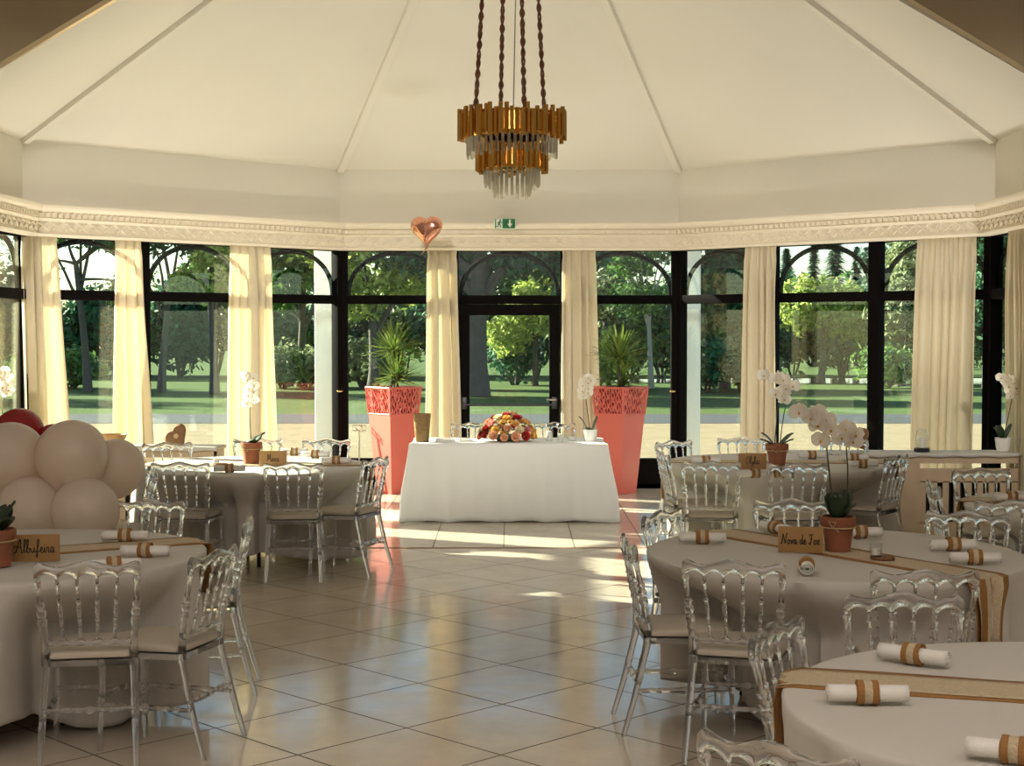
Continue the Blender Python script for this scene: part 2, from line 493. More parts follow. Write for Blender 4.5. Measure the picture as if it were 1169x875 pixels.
# ------------------------------------------------------------------ the room
XC, YB, SIDE = -0.03, 17.4, 3.9
AP = SIDE / 2 * (1 + math.sqrt(2))         # inradius 4.71
YC = YB - AP                               # centre of the octagon 12.69
YG = 12.45                                 # gable wall where the hall begins
Z_TOP, Z_TRANS, Z_EAVE, Z_APEX = 2.78, 2.18, 3.67, 6.46
h = SIDE / 2
corners = [(XC - AP, YC - h), (XC - AP, YC + h), (XC - h, YB), (XC + h, YB), (XC + AP, YC + h), (XC + AP, YC - h)]
corners_g = [(XC - AP, YG)] + corners[1:5] + [(XC + AP, YG)]   # cut off at the gable wall

fl = MB()
fl.box(-7, 7, -3, 12.63, -0.1, 0)
fl.cur = 1
fl.box(-7, 7, 12.63, 17.6, -0.1, 0)
tag(fl.build('floor', [M['tile_diag'], M['tile_axis']], smooth=0), kind='structure')
thr = MB(); thr.box(-4.7, 4.7, 12.615, 12.645, -0.02, 0.003)
tag(thr.build('trim_1', M['burlap'], smooth=0), kind='structure')

# hall around the camera (mostly outside the frame, closes the room)
hw = MB(); hw.box(-7.1, -7, -3, YG, 0, 5.2); tag(hw.build('wall_left', M['hall'], smooth=0), kind='structure')
hw = MB(); hw.box(7, 7.1, -3, YG, 0, 5.2); tag(hw.build('wall_right', M['hall'], smooth=0), kind='structure')
hw = MB(); hw.box(-7, 7, -3.1, -3, 0, 5.2); tag(hw.build('wall_front', M['hall'], smooth=0), kind='structure')
hc = MB(); hc.box(-7, 7, -3, YG, 5.2, 5.3); tag(hc.build('ceiling_1', M['hall'], smooth=0), kind='structure')

# gable wall with the opening into the rotunda
g = MB()
apz = Z_APEX
poly_l = [(-7, 0), (XC - AP, 0), (XC - AP, Z_EAVE), (XC, apz), (XC, 7.2), (-7, 7.2)]
poly_r = [(7, 0), (7, 7.2), (XC, 7.2), (XC, apz), (XC + AP, Z_EAVE), (XC + AP, 0)]
g.prism(poly_l, YG - 0.12, YG); g.prism(poly_r, YG - 0.12, YG)
tag(g.build('wall_gable', M['gable'], smooth=0), kind='structure')

# upper frieze walls and roof of the rotunda
def inward(a, b):
    d = Vector((b[0] - a[0], b[1] - a[1], 0)).normalized()
    n = Vector((d.y, -d.x, 0))
    if n.dot(Vector((XC - a[0], YC - a[1], 0))) < 0: n = -n
    return d, n

side_names = ['left', 'back_left', 'back', 'back_right', 'right_side']
for i in range(5):
    a, b = corners_g[i], corners_g[i + 1]
    d, n = inward(a, b)
    w = MB()
    p = [Vector((*a, 0)), Vector((*b, 0))]
    q = [p[0] - n * 0.15, p[1] - n * 0.15]
    zz = (Z_TOP - 0.02, Z_EAVE + 0.03)
    w.add([(*p[0].xy, zz[0]), (*p[1].xy, zz[0]), (*p[1].xy, zz[1]), (*p[0].xy, zz[1]),
           (*q[0].xy, zz[0]), (*q[1].xy, zz[0]), (*q[1].xy, zz[1]), (*q[0].xy, zz[1])],
          [(0, 1, 2, 3), (4, 7, 6, 5), (0, 4, 5, 1), (3, 2, 6, 7), (0, 3, 7, 4), (1, 5, 6, 2)])
    tag(w.build('wall_' + side_names[i], M['plaster'], smooth=0), kind='structure')
# sloping roof facets
rf = MB()
apex = Vector((XC, YC, Z_APEX))
for i in range(5):
    a, b = corners[i], corners[i + 1]
    A, B = Vector((*a, Z_EAVE)), Vector((*b, Z_EAVE))
    if i == 0:
        A = Vector((XC - AP, YG, Z_EAVE))
    if i == 4:
        B = Vector((XC + AP, YG, Z_EAVE))
    up = Vector((0, 0, 0.12))
    rf.add([A, B, apex, A + up, B + up, apex + up], [(0, 1, 2), (3, 5, 4), (0, 3, 4, 1), (1, 4, 5, 2), (2, 5, 3, 0)])
tag(rf.build('ceiling', M['plaster'], smooth=0), kind='structure')
# ribs along the roof's hips
for i, k in enumerate((1, 2, 3, 4)):
    c = Vector((*corners[k], Z_EAVE))
    d = (apex - c)
    L = d.length
    r = MB()
    d.normalize()
    side = d.cross(Vector((0, 0, 1))).normalized()
    nn = side.cross(d).normalized()
    if nn.z > 0: nn = -nn
    s0, s1 = c - d * -0.02, c + d * (L - 0.3)
    w2, dp = 0.05, 0.055
    vs = []
    for s_ in (s0, s1):
        vs += [s_ + side * w2 - nn * 0.05, s_ - side * w2 - nn * 0.05, s_ - side * w2 * 0.8 + nn * dp, s_ + side * w2 * 0.8 + nn * dp]
    r.add(vs, [(0, 1, 2, 3), (7, 6, 5, 4), (0, 4, 5, 1), (1, 5, 6, 2), (2, 6, 7, 3), (3, 7, 4, 0)])
    tag(r.build('trim_%d' % (i + 2), M['plaster'], smooth=0), kind='structure')

# cornice: swept profile with dentils and a lattice frieze
prof = [(0.0, 2.74), (0.16, 2.74), (0.17, 2.765), (0.155, 2.775), (0.15, 2.79), (0.15, 2.885), (0.165, 2.895), (0.175, 2.915),
        (0.165, 2.925), (0.165, 2.97), (0.19, 2.98), (0.215, 3.0), (0.225, 3.02), (0.225, 3.045), (0.0, 3.06)]
def inset_pt(k, off):
    x, y = corners_g[k]
    if k in (0, 5):
        return (x + off * (1 if k == 0 else -1), y)
    f = (AP - off) / AP
    return (XC + (x - XC) * f, YC + (y - YC) * f)
for i in range(5):
    c = MB()
    n = len(prof)
    vs = []
    for k in (i, i + 1):
        for off, z in prof:
            x, y = inset_pt(k, off)
            vs.append((x, y, z))
    c.add(vs, [(j, j + 1, n + j + 1, n + j) for j in range(n - 1)])
    a3, b3 = Vector((*inset_pt(i, 0.15), 0)), Vector((*inset_pt(i + 1, 0.15), 0))
    d, nv = inward(corners_g[i], corners_g[i + 1])
    L = (b3 - a3).length
    ang = math.atan2(d.y, d.x)
    def obox(u0, u1, o0, o1, z0, z1):
        pts = []
        for u in (u0, u1):
            for o in (o0, o1):
                for z in (z0, z1):
                    q = a3 + d * u + nv * o
                    pts.append((q.x, q.y, z))
        c.add(pts, [(0, 1, 3, 2), (4, 6, 7, 5), (0, 4, 5, 1), (2, 3, 7, 6), (0, 2, 6, 4), (1, 5, 7, 3)])
    nd = int(L / 0.066)
    for j in range(nd):
        u = (j + 0.5) * L / nd
        obox(u - 0.019, u + 0.019, 0.012, 0.048, 2.928, 2.968)
    nl = int(L / 0.135)
    for j in range(nl):
        u = (j + 0.5) * L / nl
        for sgn in (-1, 1):
            w = 0.05
            pts = []
            for (uu, zz) in ((u - w, 2.838 - sgn * 0.036), (u + w, 2.838 + sgn * 0.036)):
                for dz in (-0.008, 0.008):
                    for o in (-0.002, 0.016):
                        q = a3 + d * uu + nv * o
                        pts.append((q.x, q.y, zz + dz))
            c.add(pts, [(0, 1, 3, 2), (4, 6, 7, 5), (0, 4, 5, 1), (2, 3, 7, 6), (0, 2, 6, 4), (1, 5, 7, 3)])
    tag(c.build('trim_%d' % (i + 6), M['cornice'], smooth=30), kind='structure')

# glazed facades
def facade(idx, a, b, bays, door_bay=None, hinge=None):
    d, n = inward(a, b)
    L = (Vector((*b, 0)) - Vector((*a, 0))).length
    mtx = Matrix(((d.x, n.x, 0, a[0]), (d.y, n.y, 0, a[1]), (0, 0, 1, 0), (0, 0, 0, 1)))  # x along, y inward, z up
    root = empty('window_%d' % idx, (a[0], a[1], 0))
    tag(root, kind='structure')
    inv = Matrix.Translation((-a[0], -a[1], 0))
    mm = inv @ mtx
    f = MB(mm)
    bw = L / bays
    f.box(0, L, -0.06, 0.06, Z_TOP - 0.045, Z_TOP + 0.01)
    f.box(0, L, -0.055, 0.055, Z_TRANS - 0.05, Z_TRANS + 0.05, 0.006)
    for k in range(bays + 1):
        u = k * bw
        w = 0.085 if k in (0, bays) else 0.065
        f.box(max(u - w, 0) if k == 0 else u - w, min(u + w, L) if k == bays else u + w, -0.06, 0.06, 0, Z_TOP, 0.006)
    f.box(0, L, -0.05, 0.05, 0, 0.05)
    for k in range(bays):
        if k != door_bay:
            f.box(k * bw, (k + 1) * bw, -0.05, 0.05, 0, 0.33, 0.006)
            f.box(k * bw, (k + 1) * bw, -0.06, 0.065, 0.30, 0.345, 0.006)
    f.build('window_frame', M['frame'], root)
    for k in range(bays):
        u0, u1 = k * bw + 0.05, (k + 1) * bw - 0.05
        p = MB(mm); p.box(u0, u1, -0.004, 0.004, Z_TRANS + 0.04, Z_TOP - 0.04); p.build('transom_pane', M['pane'], root, smooth=0)
        if k != door_bay:
            p = MB(mm); p.box(u0, u1, -0.004, 0.004, 0.33, Z_TRANS - 0.04); p.build('glass_pane', M['pane'], root, smooth=0)
        ar = MB(mm)
        uc, hw_ = (k + 0.5) * bw, bw / 2 - 0.09
        pts = [(uc - hw_ * math.cos(t), -0.03, Z_TRANS + 0.05 + 0.485 * math.sin(t) ** 0.9) for t in [PI * q / 24 for q in range(25)]]
        ar.tube(pts, 0.027, 8)
        ar.build('arch_bar', M['arch'], root)
    return mm, bw, root

facade(1, corners_g[0], corners[1], 2)
facade(2, corners[1], corners[2], 3)
mmD, bwD, rootB = facade(3, corners[2], corners[3], 3, door_bay=1)
facade(4, corners[3], corners[4], 3)
facade(5, corners[4], corners_g[5], 2)

# glazed door in the middle bay
dr = empty('door_1', (corners[2][0], corners[2][1], 0)); tag(dr, kind='structure')
u0, u1 = bwD + 0.07, 2 * bwD - 0.07
f = MB(mmD)
f.box(u0, u1, -0.05, 0.07, 2.0, 2.125, 0.006)
f.box(u0, u0 + 0.12, -0.05, 0.07, 0.01, 2.0, 0.006); f.box(u1 - 0.12, u1, -0.05, 0.07, 0.01, 2.0, 0.006)
f.box(u0, u1, -0.05, 0.07, 0.01, 0.22, 0.006)
f.build('door_frame', M['frame'], dr)
p = MB(mmD); p.box(u0 + 0.11, u1 - 0.11, -0.004, 0.004, 0.2, 2.01); p.build('glass_pane', M['pane'], dr, smooth=0)
p = MB(mmD); p.tube([(u0 + 0.06, 0.1, 0.97), (u1 - 0.06, 0.1, 0.97)], 0.016, 10)
for uu in (u0 + 0.06, u1 - 0.06): p.box(uu - 0.03, uu + 0.03, 0.06, 0.12, 0.92, 1.06, 0.008)
p.build('push_bar', M['black'], dr)
p = MB(mmD); p.tube([(u1 - 0.05, 0.07, 1.03), (u1 - 0.05, 0.13, 1.03), (u1 - 0.15, 0.14, 1.03)], 0.011, 8)
p.lathe([(0.03, 0), (0.03, 0.01)], 12, (u1 - 0.05, 0.075, 1.02))
p.build('handle', M['steel'], dr)
# hinge catches and knobs on the corner posts
for (px, py, y) in ((388, 447, 17.22), (768, 447, 17.22)):
    q = at_y(px, py, y)
    kn = MB(); kn.sphere((0, 0, 0), 0.02, 1.6, 0.8, 0.7); kn.tube([(0, 0.0, 0), (0, 0.12, 0)], 0.008, 8)
    kn.build('window_catch', M['brass'], rootB, loc=(q.x - corners[2][0], q.y - corners[2][1], q.z))

# low white sill cabinet along the right-hand facets
d, n = inward(corners[3], corners[4])
a3 = Vector((*corners[3], 0)) + d * 0.14 + n * 0.14
mtx = Matrix(((d.x, n.x, 0, a3.x), (d.y, n.y, 0, a3.y), (0, 0, 1, 0), (0, 0, 0, 1)))
w = MB(mtx); w.box(0, 3.2, 0, 0.16, 0, 0.29, 0.006); w.box(-0.01, 3.21, 0, 0.18, 0.29, 0.315, 0.006)
tag(w.build('trim_11', M['cornice'], smooth=0), kind='structure')

# ------------------------------------------------------------------ outdoors
gz = -0.15
gm = MB(); gm.box(-90, 90, 17.5, 140, gz - 0.2, gz)
tag(gm.build('ground', M['ground'], smooth=0), kind='structure')
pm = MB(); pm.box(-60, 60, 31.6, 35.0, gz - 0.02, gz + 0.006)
tag(pm.build('shaded_path', M['shaded_path'], smooth=0), kind='structure')  # track strip that doubles as a painted band of tree shade
pd = MB()
pd.lathe([(1.0, 0.0), (1.0, 0.012)], 40)
tag(pd.build('pond', M['water'], smooth=0, loc=(18, 57, gz)), kind='structure').scale = (16, 3.0, 1)

def ext_column(px, label):
    y = 18.35
    q = at_y(px, 437, y)
    r = empty('porch_column', (q.x, y, gz))
    tag(r, label, 'column', 'white columns just outside the glazing')
    m = MB(); m.box(-0.11, 0.11, -0.11, 0.11, 0.12, 3.2, 0.012); m.build('shaft', M['column'], r)
    m = MB(); m.box(-0.15, 0.15, -0.15, 0.15, 0, 0.12, 0.012); m.build('plinth', M['column'], r)
    m = MB(); m.box(-0.15, 0.15, -0.15, 0.15, 3.12, 3.3, 0.02); m.build('capital', M['column'], r)
ext_column(371, 'white porch column outside the glass, left of the left black corner post')
ext_column(788, 'white porch column outside the glass, right of the right black corner post')

def leaf_cloud(mb, blobs, count, size, rs, flat=0.0):
    vol = [b[3] * b[4] * b[5] for b in blobs]
    tot = sum(v ** 0.75 for v in vol)
    for b, v in zip(blobs, vol):
        cx, cy, cz, rx, ry, rz = b
        for _ in range(int(count * v ** 0.75 / tot)):
            t = rs.uniform(0, 2 * PI); zz = rs.uniform(-1, 1); q = math.sqrt(1 - zz * zz)
            rr = rs.uniform(0.45, 1.0) ** 0.6
            dirv = Vector((q * math.cos(t), q * math.sin(t), zz))
            k = 0.8 + 0.5 * noise.noise(dirv * 2.2 + Vector((cx, cy, cz)))
            p = Vector((cx + rx * dirv.x * rr * k, cy + ry * dirv.y * rr * k, cz + rz * dirv.z * rr * k))
            s = size * rs.uniform(0.5, 1.25)
            nrm = (dirv + Vector((rs.gauss(0, .6), rs.gauss(0, .6), rs.gauss(0.3, .6)))).normalized()
            a = nrm.orthogonal().normalized()
            a = (Matrix.Rotation(rs.uniform(0, 2 * PI), 3, nrm) @ a)
            c = nrm.cross(a)
            o = len(mb.v)
            mb.v += [p - a * s, p + c * s * 0.45 + nrm * s * 0.1, p + a * s, p - c * s * 0.45 + nrm * s * 0.1]
            mb.f.append((o, o + 1, o + 2, o + 3)); mb.mi.append(0)

def tree(px, y, label, trunk_r, blobs, leaf, count, size, lean=0.0, bark='bark', fork=2.6, group=None, seed=1, name='broadleaf_tree', branches=5, x=None):
    rs = random.Random(seed)
    q = at_y(px, 440, y)
    xx = q.x if x is None else x
    r = empty(name, (xx, y, gz))
    tag(r, label, 'tree', group or 'trees beyond the lawn')
    t = MB()
    top = max(b[2] for b in blobs)
    pts = [(lean * s * s * fork * 0.3 + 0.05 * math.sin(3 * s + seed), 0.04 * math.sin(5 * s), s * fork) for s in [k / 8 for k in range(9)]]
    trunk_r *= 0.5
    rad = [trunk_r * (1.6 - 1.7 * s if s < 0.2 else 1.26 - 0.45 * s) * 0.9 for s in [k / 8 for k in range(9)]]
    t.tube(pts, rad, 10)
    tip = Vector(pts[-1])
    for k in range(branches):
        b = blobs[k % len(blobs)]
        e = Vector((b[0] + rs.uniform(-.5, .5) * b[3], b[1] + rs.uniform(-.4, .4) * b[4], b[2] + rs.uniform(-0.2, .5) * b[5]))
        mid = tip.lerp(e, 0.5) + Vector((rs.uniform(-.3, .3), rs.uniform(-.3, .3), rs.uniform(-.1, .4)))
        st = Vector(pts[rs.randint(5, 8)])
        bp = []
        for s in [i / 6 for i in range(7)]:
            bp.append((st * (1 - s) ** 2 + mid * 2 * s * (1 - s) + e * s * s))
        t.tube(bp, [trunk_r * 0.55 * (1 - 0.85 * i / 6) for i in range(7)], 6)
    t.build('trunk', M[bark], r)
    fo = MB(); leaf_cloud(fo, blobs, int(count * 1.7), size * 0.8, rs)
    me = bpy.data.meshes.new('foliage'); me.from_pydata([tuple(v) for v in fo.v], [], fo.f); me.materials.append(M[leaf])
    inst('foliage', me, r)
    return r

def bush(px, y, label, w, hgt, leaf, count, size, seed, group='shrubs at the edge of the lawn', x=None, nm='shrub'):
    rs = random.Random(seed)
    q = at_y(px, 440, y)
    r = empty(nm, (q.x if x is None else x, y, gz))
    tag(r, label, 'shrub', group)
    st = MB()
    for k in range(5):
        a = rs.uniform(0, 2 * PI)
        st.tube([(0.1 * math.cos(a), 0.1 * math.sin(a), 0), (0.3 * w * math.cos(a), 0.3 * w * math.sin(a), hgt * 0.6)], [0.05, 0.02], 6)
    st.build('stem', M['bark'], r)
    blobs = [(0, 0, hgt * 0.5, w * 0.5, w * 0.4, hgt * 0.5)]
    for k in range(4):
        blobs.append((rs.uniform(-.35, .35) * w, rs.uniform(-.3, .2) * w, hgt * rs.uniform(.3, .75), w * rs.uniform(.2, .32), w * .25, hgt * rs.uniform(.2, .32)))
    fo = MB(); leaf_cloud(fo, blobs, count, size, rs)
    me = bpy.data.meshes.new('foliage'); me.from_pydata([tuple(v) for v in fo.v], [], fo.f); me.materials.append(M[leaf])
    inst('foliage', me, r)
    return r

def conifer(px, y, label, hgt, w, seed, count=2600):
    rs = random.Random(seed)
    q = at_y(px, 440, y)
    r = empty('conifer', (q.x, y, gz)); tag(r, label, 'tree', 'conifers against the sky')
    t = MB(); t.tube([(0, 0, 0), (0, 0, hgt * 0.98)], [0.22, 0.02], 8); t.build('trunk', M['bark'], r)
    fo = MB()
    for _ in range(count):
        s = rs.uniform(0.12, 1) ** 0.8
        layer = (s * 11) % 1
        rad = w * (1 - s) * (0.55 + 0.45 * (1 - layer)) + 0.08
        a = rs.uniform(0, 2 * PI); q_ = rad * rs.uniform(0.2, 1)
        p = Vector((q_ * math.cos(a), q_ * math.sin(a), hgt * s - 0.12 * q_))
        dv = Vector((math.cos(a), math.sin(a), -0.25 + rs.uniform(-.2, .3))).normalized()
        c = dv.cross(Vector((0, 0, 1))).normalized(); sz = rs.uniform(0.12, 0.3)
        o = len(fo.v)
        fo.v += [p - dv * sz, p + c * sz * 0.35, p + dv * sz, p - c * sz * 0.35]; fo.f.append((o, o + 1, o + 2, o + 3)); fo.mi.append(0)
    me = bpy.data.meshes.new('foliage'); me.from_pydata([tuple(v) for v in fo.v], [], fo.f); me.materials.append(M['conifer'])
    inst('foliage', me, r)

# trees that carry a view of their own
tree(100, 47, 'slender leaning tree with an airy crown, seen through the leftmost tall pane', 0.22,
     [(-1.2, 0, 5.2, 1.8, 1.5, 1.0), (1.4, 0, 5.6, 1.7, 1.5, 1.0), (0.2, 0, 7.0, 2.6, 2, 1.3), (1.3, 0, 3.1, 0.8, 0.8, 0.8), (-1.6, 0, 3.9, .9, .8, .6)],
     'leaf_mid', 3600, 0.17, lean=-0.25, fork=4.0, seed=3, branches=8)
tree(186, 47, 'short forked tree with dark crown in the second pane from the left', 0.22,
     [(-1, 0, 5.0, 1.8, 1.6, 1.0), (1.2, 0, 5.2, 1.7, 1.5, 1.2), (0, 0, 6.6, 2.6, 2, 1.3)], 'leaf_dark', 3600, 0.18, lean=0.2, fork=3.4, seed=5, branches=6)
tree(243, 46, 'straight tree with yellow green leaves beside the third curtain from the left', 0.24,
     [(0.3, 0, 4.2, 1.3, 1.2, 1.5), (0.6, 0, 5.8, 2.0, 1.6, 1.6), (-.9, 0, 3.4, .6, .6, .5)], 'leaf_light', 3400, 0.18, fork=3.4, seed=8, branches=6)
tree(345, 52, 'broad green tree above grey shrubs, left of the left porch column', 0.3,
     [(0, 0, 4.7, 2.6, 2.2, 1.6), (-1.6, 0, 6.0, 2.4, 2, 1.6), (2.2, 0, 5.6, 2.2, 2, 1.6), (-.8, -.5, 3.2, 1.0, 1, .9)], 'leaf_mid', 6500, 0.2, fork=3.0, seed=11)
tree(425, 46, 'large leafy tree with sunlit low branches behind the left red planter', 0.32,
     [(0, 0, 4.2, 2.0, 1.8, 1.5), (-.6, 0, 2.9, 1.2, 1, 1.0), (1.2, .5, 3.4, 1.2, 1, .9), (-1.8, 0.5, 5, 1.6, 1.4, 1.3), (1.6, 0, 4.7, 1.8, 1.6, 1.2), (0.4, 0, 6.0, 2.8, 2, 1.6)], 'leaf_light', 5600, 0.17, fork=2.6, seed=13)
tree(545, 44, 'thick old tree trunk with dark hanging crown, seen through the glass door', 0.66,
     [(0.4, 0.6, 4.6, 2.4, 1.6, 1.2), (-1.6, 0.6, 4.7, 2.0, 1.6, 1.4), (2.6, 0, 4.6, 1.8, 1.7, 1.4), (1.6, 0, 3.9, 1.2, 1.2, .6), (1, 0, 6.6, 3.4, 2.4, 1.4)], 'leaf_dark', 6500, 0.19, fork=3.9, seed=17, branches=7)
tree(610, 52, 'round yellow green tree right of the old trunk in the door glass', 0.2,
     [(0, 0, 2.7, 1.3, 1.2, 1.5), (0.6, 0, 3.5, 1.0, 1, 1.0), (-0.9, 0, 1.8, 1.0, 1, 1.0)], 'leaf_light', 3000, 0.16, fork=1.4, seed=19)
tree(745, 50, 'pale birch trunk with a thin crown behind the right red planter', 0.17,
     [(-.9, 0, 4.6, 1.5, 1.3, 1.0), (0.9, 0, 4.9, 1.2, 1.2, 1.0), (-1.8, 0, 5.4, 1.2, 1.2, .9), (-.5, 0, 3.0, 1.2, 1, .8)], 'leaf_mid', 2600, 0.15, lean=-0.3, bark='birch', fork=3.0, seed=23, branches=9)
tree(690, 58, 'grey green tree with loose crown left of the birch', 0.2,
     [(0, 0, 3.4, 1.7, 1.4, 1.4), (1.0, 0, 4.8, 1.6, 1.4, 1.0), (-0.8, 0, 5.2, 1.3, 1.2, 0.9)], 'leaf_grey', 3000, 0.17, fork=2.2, seed=29, branches=7)
tree(828, 50, 'dense dark tree right of the right porch column', 0.3,
     [(0, 0, 3.6, 1.5, 1.4, 1.4), (0.4, 0, 5.0, 1.3, 1.3, 1.1), (-.6, 0, 2.2, 1.3, 1.2, 1.1)], 'leaf_dark', 5000, 0.19, fork=2.0, seed=31)
tree(938, 54, 'sunlit light green round tree in the widest right hand pane', 0.25,
     [(-.6, 0, 2.9, 1.5, 1.3, 1.2), (1.0, 0, 2.5, 1.4, 1.3, 1.2)], 'leaf_light', 3600, 0.17, fork=1.4, seed=37)
tree(1028, 52, 'tall grey green tree left of the widest right curtain', 0.3,
     [(0, 0, 2.6, 1.5, 1.3, 1.5), (0.5, 0, 4.2, 1.4, 1.3, 1.2), (1.4, 0, 3.4, 1.4, 1.2, 1.6)], 'leaf_grey', 4600, 0.18, fork=2.0, seed=41)
tree(1018, 58, 'dark pine rising behind the grey green tree at right', 0.25,
     [(-.6, 0, 4.6, .9, .9, .7), (0.2, 0, 5.6, .8, .8, .6), (-.2, 0, 3.6, 1.2, 1, .9)], 'conifer', 2600, 0.16, fork=4.0, seed=43)
tree(1128, 50, 'dark green tree between the widest curtain and the right corner post', 0.3,
     [(0, 0, 3.0, 1.6, 1.4, 2.0), (0.3, 0, 5.2, 1.6, 1.4, 1.4)], 'leaf_dark', 4000, 0.19, fork=2.0, seed=47)
conifer(928, 78, 'small pointed conifer, leftmost against the pale sky at right', 6.6, 1.1, 51)
conifer(952, 80, 'tallest broad conifer against the pale sky in the right arch', 7.6, 2.0, 52, 3600)
conifer(977, 80, 'slim conifer right of the tallest one under the right arch', 6.3, 1.0, 53)
conifer(897, 76, 'dark conifer beside the second right hand curtain', 6.0, 1.6, 54)
# continuous belt of shrubs and low trees behind
specs = [(-4, 3.6, 'leaf_dark'), (30, 3.4, 'leaf_mid'), (72, 2.2, 'leaf_grey'), (118, 3.0, 'leaf_dark'), (152, 3.4, 'leaf_mid'), (205, 3.0, 'leaf_dark'), (246, 3.8, 'leaf_mid'),
         (290, 4.4, 'leaf_dark'), (318, 2.5, 'leaf_grey'), (350, 2.2, 'leaf_grey'), (385, 4.6, 'leaf_dark'), (418, 2.4, 'leaf_grey'), (462, 4.6, 'leaf_mid'), (500, 4.8, 'leaf_dark'),
         (535, 4.4, 'leaf_dark'), (575, 3.6, 'leaf_mid'), (612, 4.6, 'leaf_dark'), (650, 4.0, 'leaf_mid'), (684, 3.0, 'leaf_grey'), (720, 3.4, 'leaf_dark'), (755, 3.2, 'leaf_mid'),
         (800, 4.0, 'leaf_dark'), (842, 3.2, 'leaf_mid'), (872, 4.0, 'leaf_dark'), (905, 3.6, 'leaf_dark'), (960, 3.5, 'leaf_mid'), (1000, 3.8, 'leaf_dark'), (1052, 4.0, 'leaf_mid'),
         (1090, 4.4, 'leaf_dark'), (1130, 4.0, 'leaf_mid'), (1165, 4.4, 'leaf_dark')]
for i, (px, hh, lf) in enumerate(specs):
    yy = 61 + (i * 37 % 5)
    bush(px, yy, 'shrub in the continuous green belt behind the lawn', 3.2, (hh + 0.4) * (1.3 if px < 690 else 1.12), lf, 3000, 0.21, 100 + i, 'green belt behind the lawn')
for i, (px, yy, hh, lf, lb) in enumerate([(322, 50, 1.7, 'leaf_grey', 'low grey green shrub left of the left porch column'),
                                          (350, 51, 1.4, 'leaf_grey', 'low round shrub touching the left porch column'),
                                          (415, 50, 1.9, 'leaf_grey', 'low grey shrub behind the left planter'),
                                          (82, 50, 1.5, 'leaf_mid', 'small bush at the foot of the slender left tree'),
                                          (690, 50, 2.2, 'leaf_light', 'sunlit bush left of the right planter palm'),
                                          (806, 47, 1.9, 'leaf_dark', 'dark spiky bush right of the right porch column'),
                                          (846, 48, 2.0, 'leaf_grey', 'pale bush beside the second right curtain'),
                                          (588, 53, 2.2, 'leaf_dark', 'dark bush low in the door glass'),
                                          (1012, 50, 1.6, 'leaf_mid', 'round bush right of the right mullion')]):
    bush(px, yy, lb, 2.4, hh, lf, 1800, 0.14, 200 + i)
# trees left of the frame that shade the lawn
for i, (x, y) in enumerate(((-24, 52), (-32, 56), (-40, 60), (-48, 63), (-29, 47))):
    tree(0, y, 'tree standing left of the view whose shade crosses the lawn', 0.4, [(0, 0, 4.5, 3.0, 2.5, 2.6), (1, 0, 6.5, 3.0, 2.5, 2)], 'leaf_dark', 2600, 0.3, seed=300 + i, x=x, group='trees left of the view')

# ------------------------------------------------------------------ curtains
def curtain(facet, top, bot, label, seed):
    a, b = corners[facet], corners[facet + 1]
    d, n = inward(a, b)
    base = Vector((*a, 0)) + n * 0.118
    def hit(px):
        rr = ray(px, 400)
        # intersect with the vertical plane through base with normal n
        t = n.dot(base) / n.dot(Vector((rr.x, rr.y, 0)))
        return d.dot(Vector((rr.x * t, rr.y * t, 0)) - base)
    ut, ub = sorted((hit(top[0]), hit(top[1]))), sorted((hit(bot[0]), hit(bot[1])))
    rs = random.Random(seed)
    wid = ut[1] - ut[0]
    nf = max(3, round(wid / 0.105))
    ph = [rs.uniform(-.5, .5) for _ in range(nf + 2)]
    am = [rs.uniform(0.6, 1.2) for _ in range(nf + 2)]
    org = base + d * (ut[0] + ut[1]) / 2
    nu, nv = nf * 12 + 1, 30
    z0, z1 = 0.02, 2.77
    m = MB()
    def fn(i, j):
        s = i / (nu - 1)
        v = j / (nv - 1)
        z = z1 + (z0 - z1) * v
        q = smoothstep(0, 0.9, v)
        ul, ur = ut[0] + (ub[0] - ut[0]) * q, ut[1] + (ub[1] - ut[1]) * q
        pull = 0.018 * math.exp(-((v - 0.03) / 0.02) ** 2)
        k = min(int(s * nf), nf)
        w = s * nf + 0.12 * math.sin(2 * PI * s * 1.7 + seed)
        fold = 0.042 * math.cos(2 * PI * w) * am[k] * (0.3 + 0.7 * smoothstep(0, 0.2, v))
        fold += 0.016 * math.cos(2 * PI * w * 2 + ph[k]) * (1 - smoothstep(0.04, 0.2, v)) * smoothstep(0.0, 0.03, v)
        fold += 0.018 * math.sin(2 * PI * s * 1.3 + v * 2 + seed) * smoothstep(0.0, 0.3, v)
        u = ul + (ur - ul) * s + 0.012 * math.sin(2 * PI * w + 1) + pull * (0.5 - s)
        p = base + d * u + n * fold - org
        return (p.x, p.y, z)
    m.grid(fn, nu, nv)
    r = empty('curtain', (org.x, org.y, 0))
    tag(r, label, 'curtain', 'cream curtains between the windows')
    o = m.build('drape', M['curtain'], r, smooth=180)
    md = o.modifiers.new('thick', 'SOLIDIFY'); md.thickness = 0.004
    hd = MB()
    hd.tube([tuple(base + d * (ut[0] - 0.01) - org + Vector((0, 0, 2.765))), tuple(base + d * (ut[1] + 0.01) - org + Vector((0, 0, 2.765)))], 0.012, 8)
    hd.build('curtain_rail', M['cornice'], r)
    return r
curtain(1, (24, 65), (27, 79), 'cream curtain, first from the left, behind the red balloons', 1)
curtain(1, (131, 160), (124, 173), 'narrow cream curtain, second from the left', 2)
curtain(1, (261, 308), (257, 313), 'cream curtain with a bright sunlit left edge, third from the left', 3)
curtain(2, (487, 521), (485, 526), 'cream curtain left of the glass door', 4)
curtain(2, (641, 679), (640, 685), 'cream curtain right of the glass door', 5)
curtain(3, (850, 886), (848, 888), 'cream curtain behind the orchid on the far right table', 6)
curtain(3, (1045, 1114), (1041, 1111), 'widest cream curtain, behind the glass cloche at right', 7)
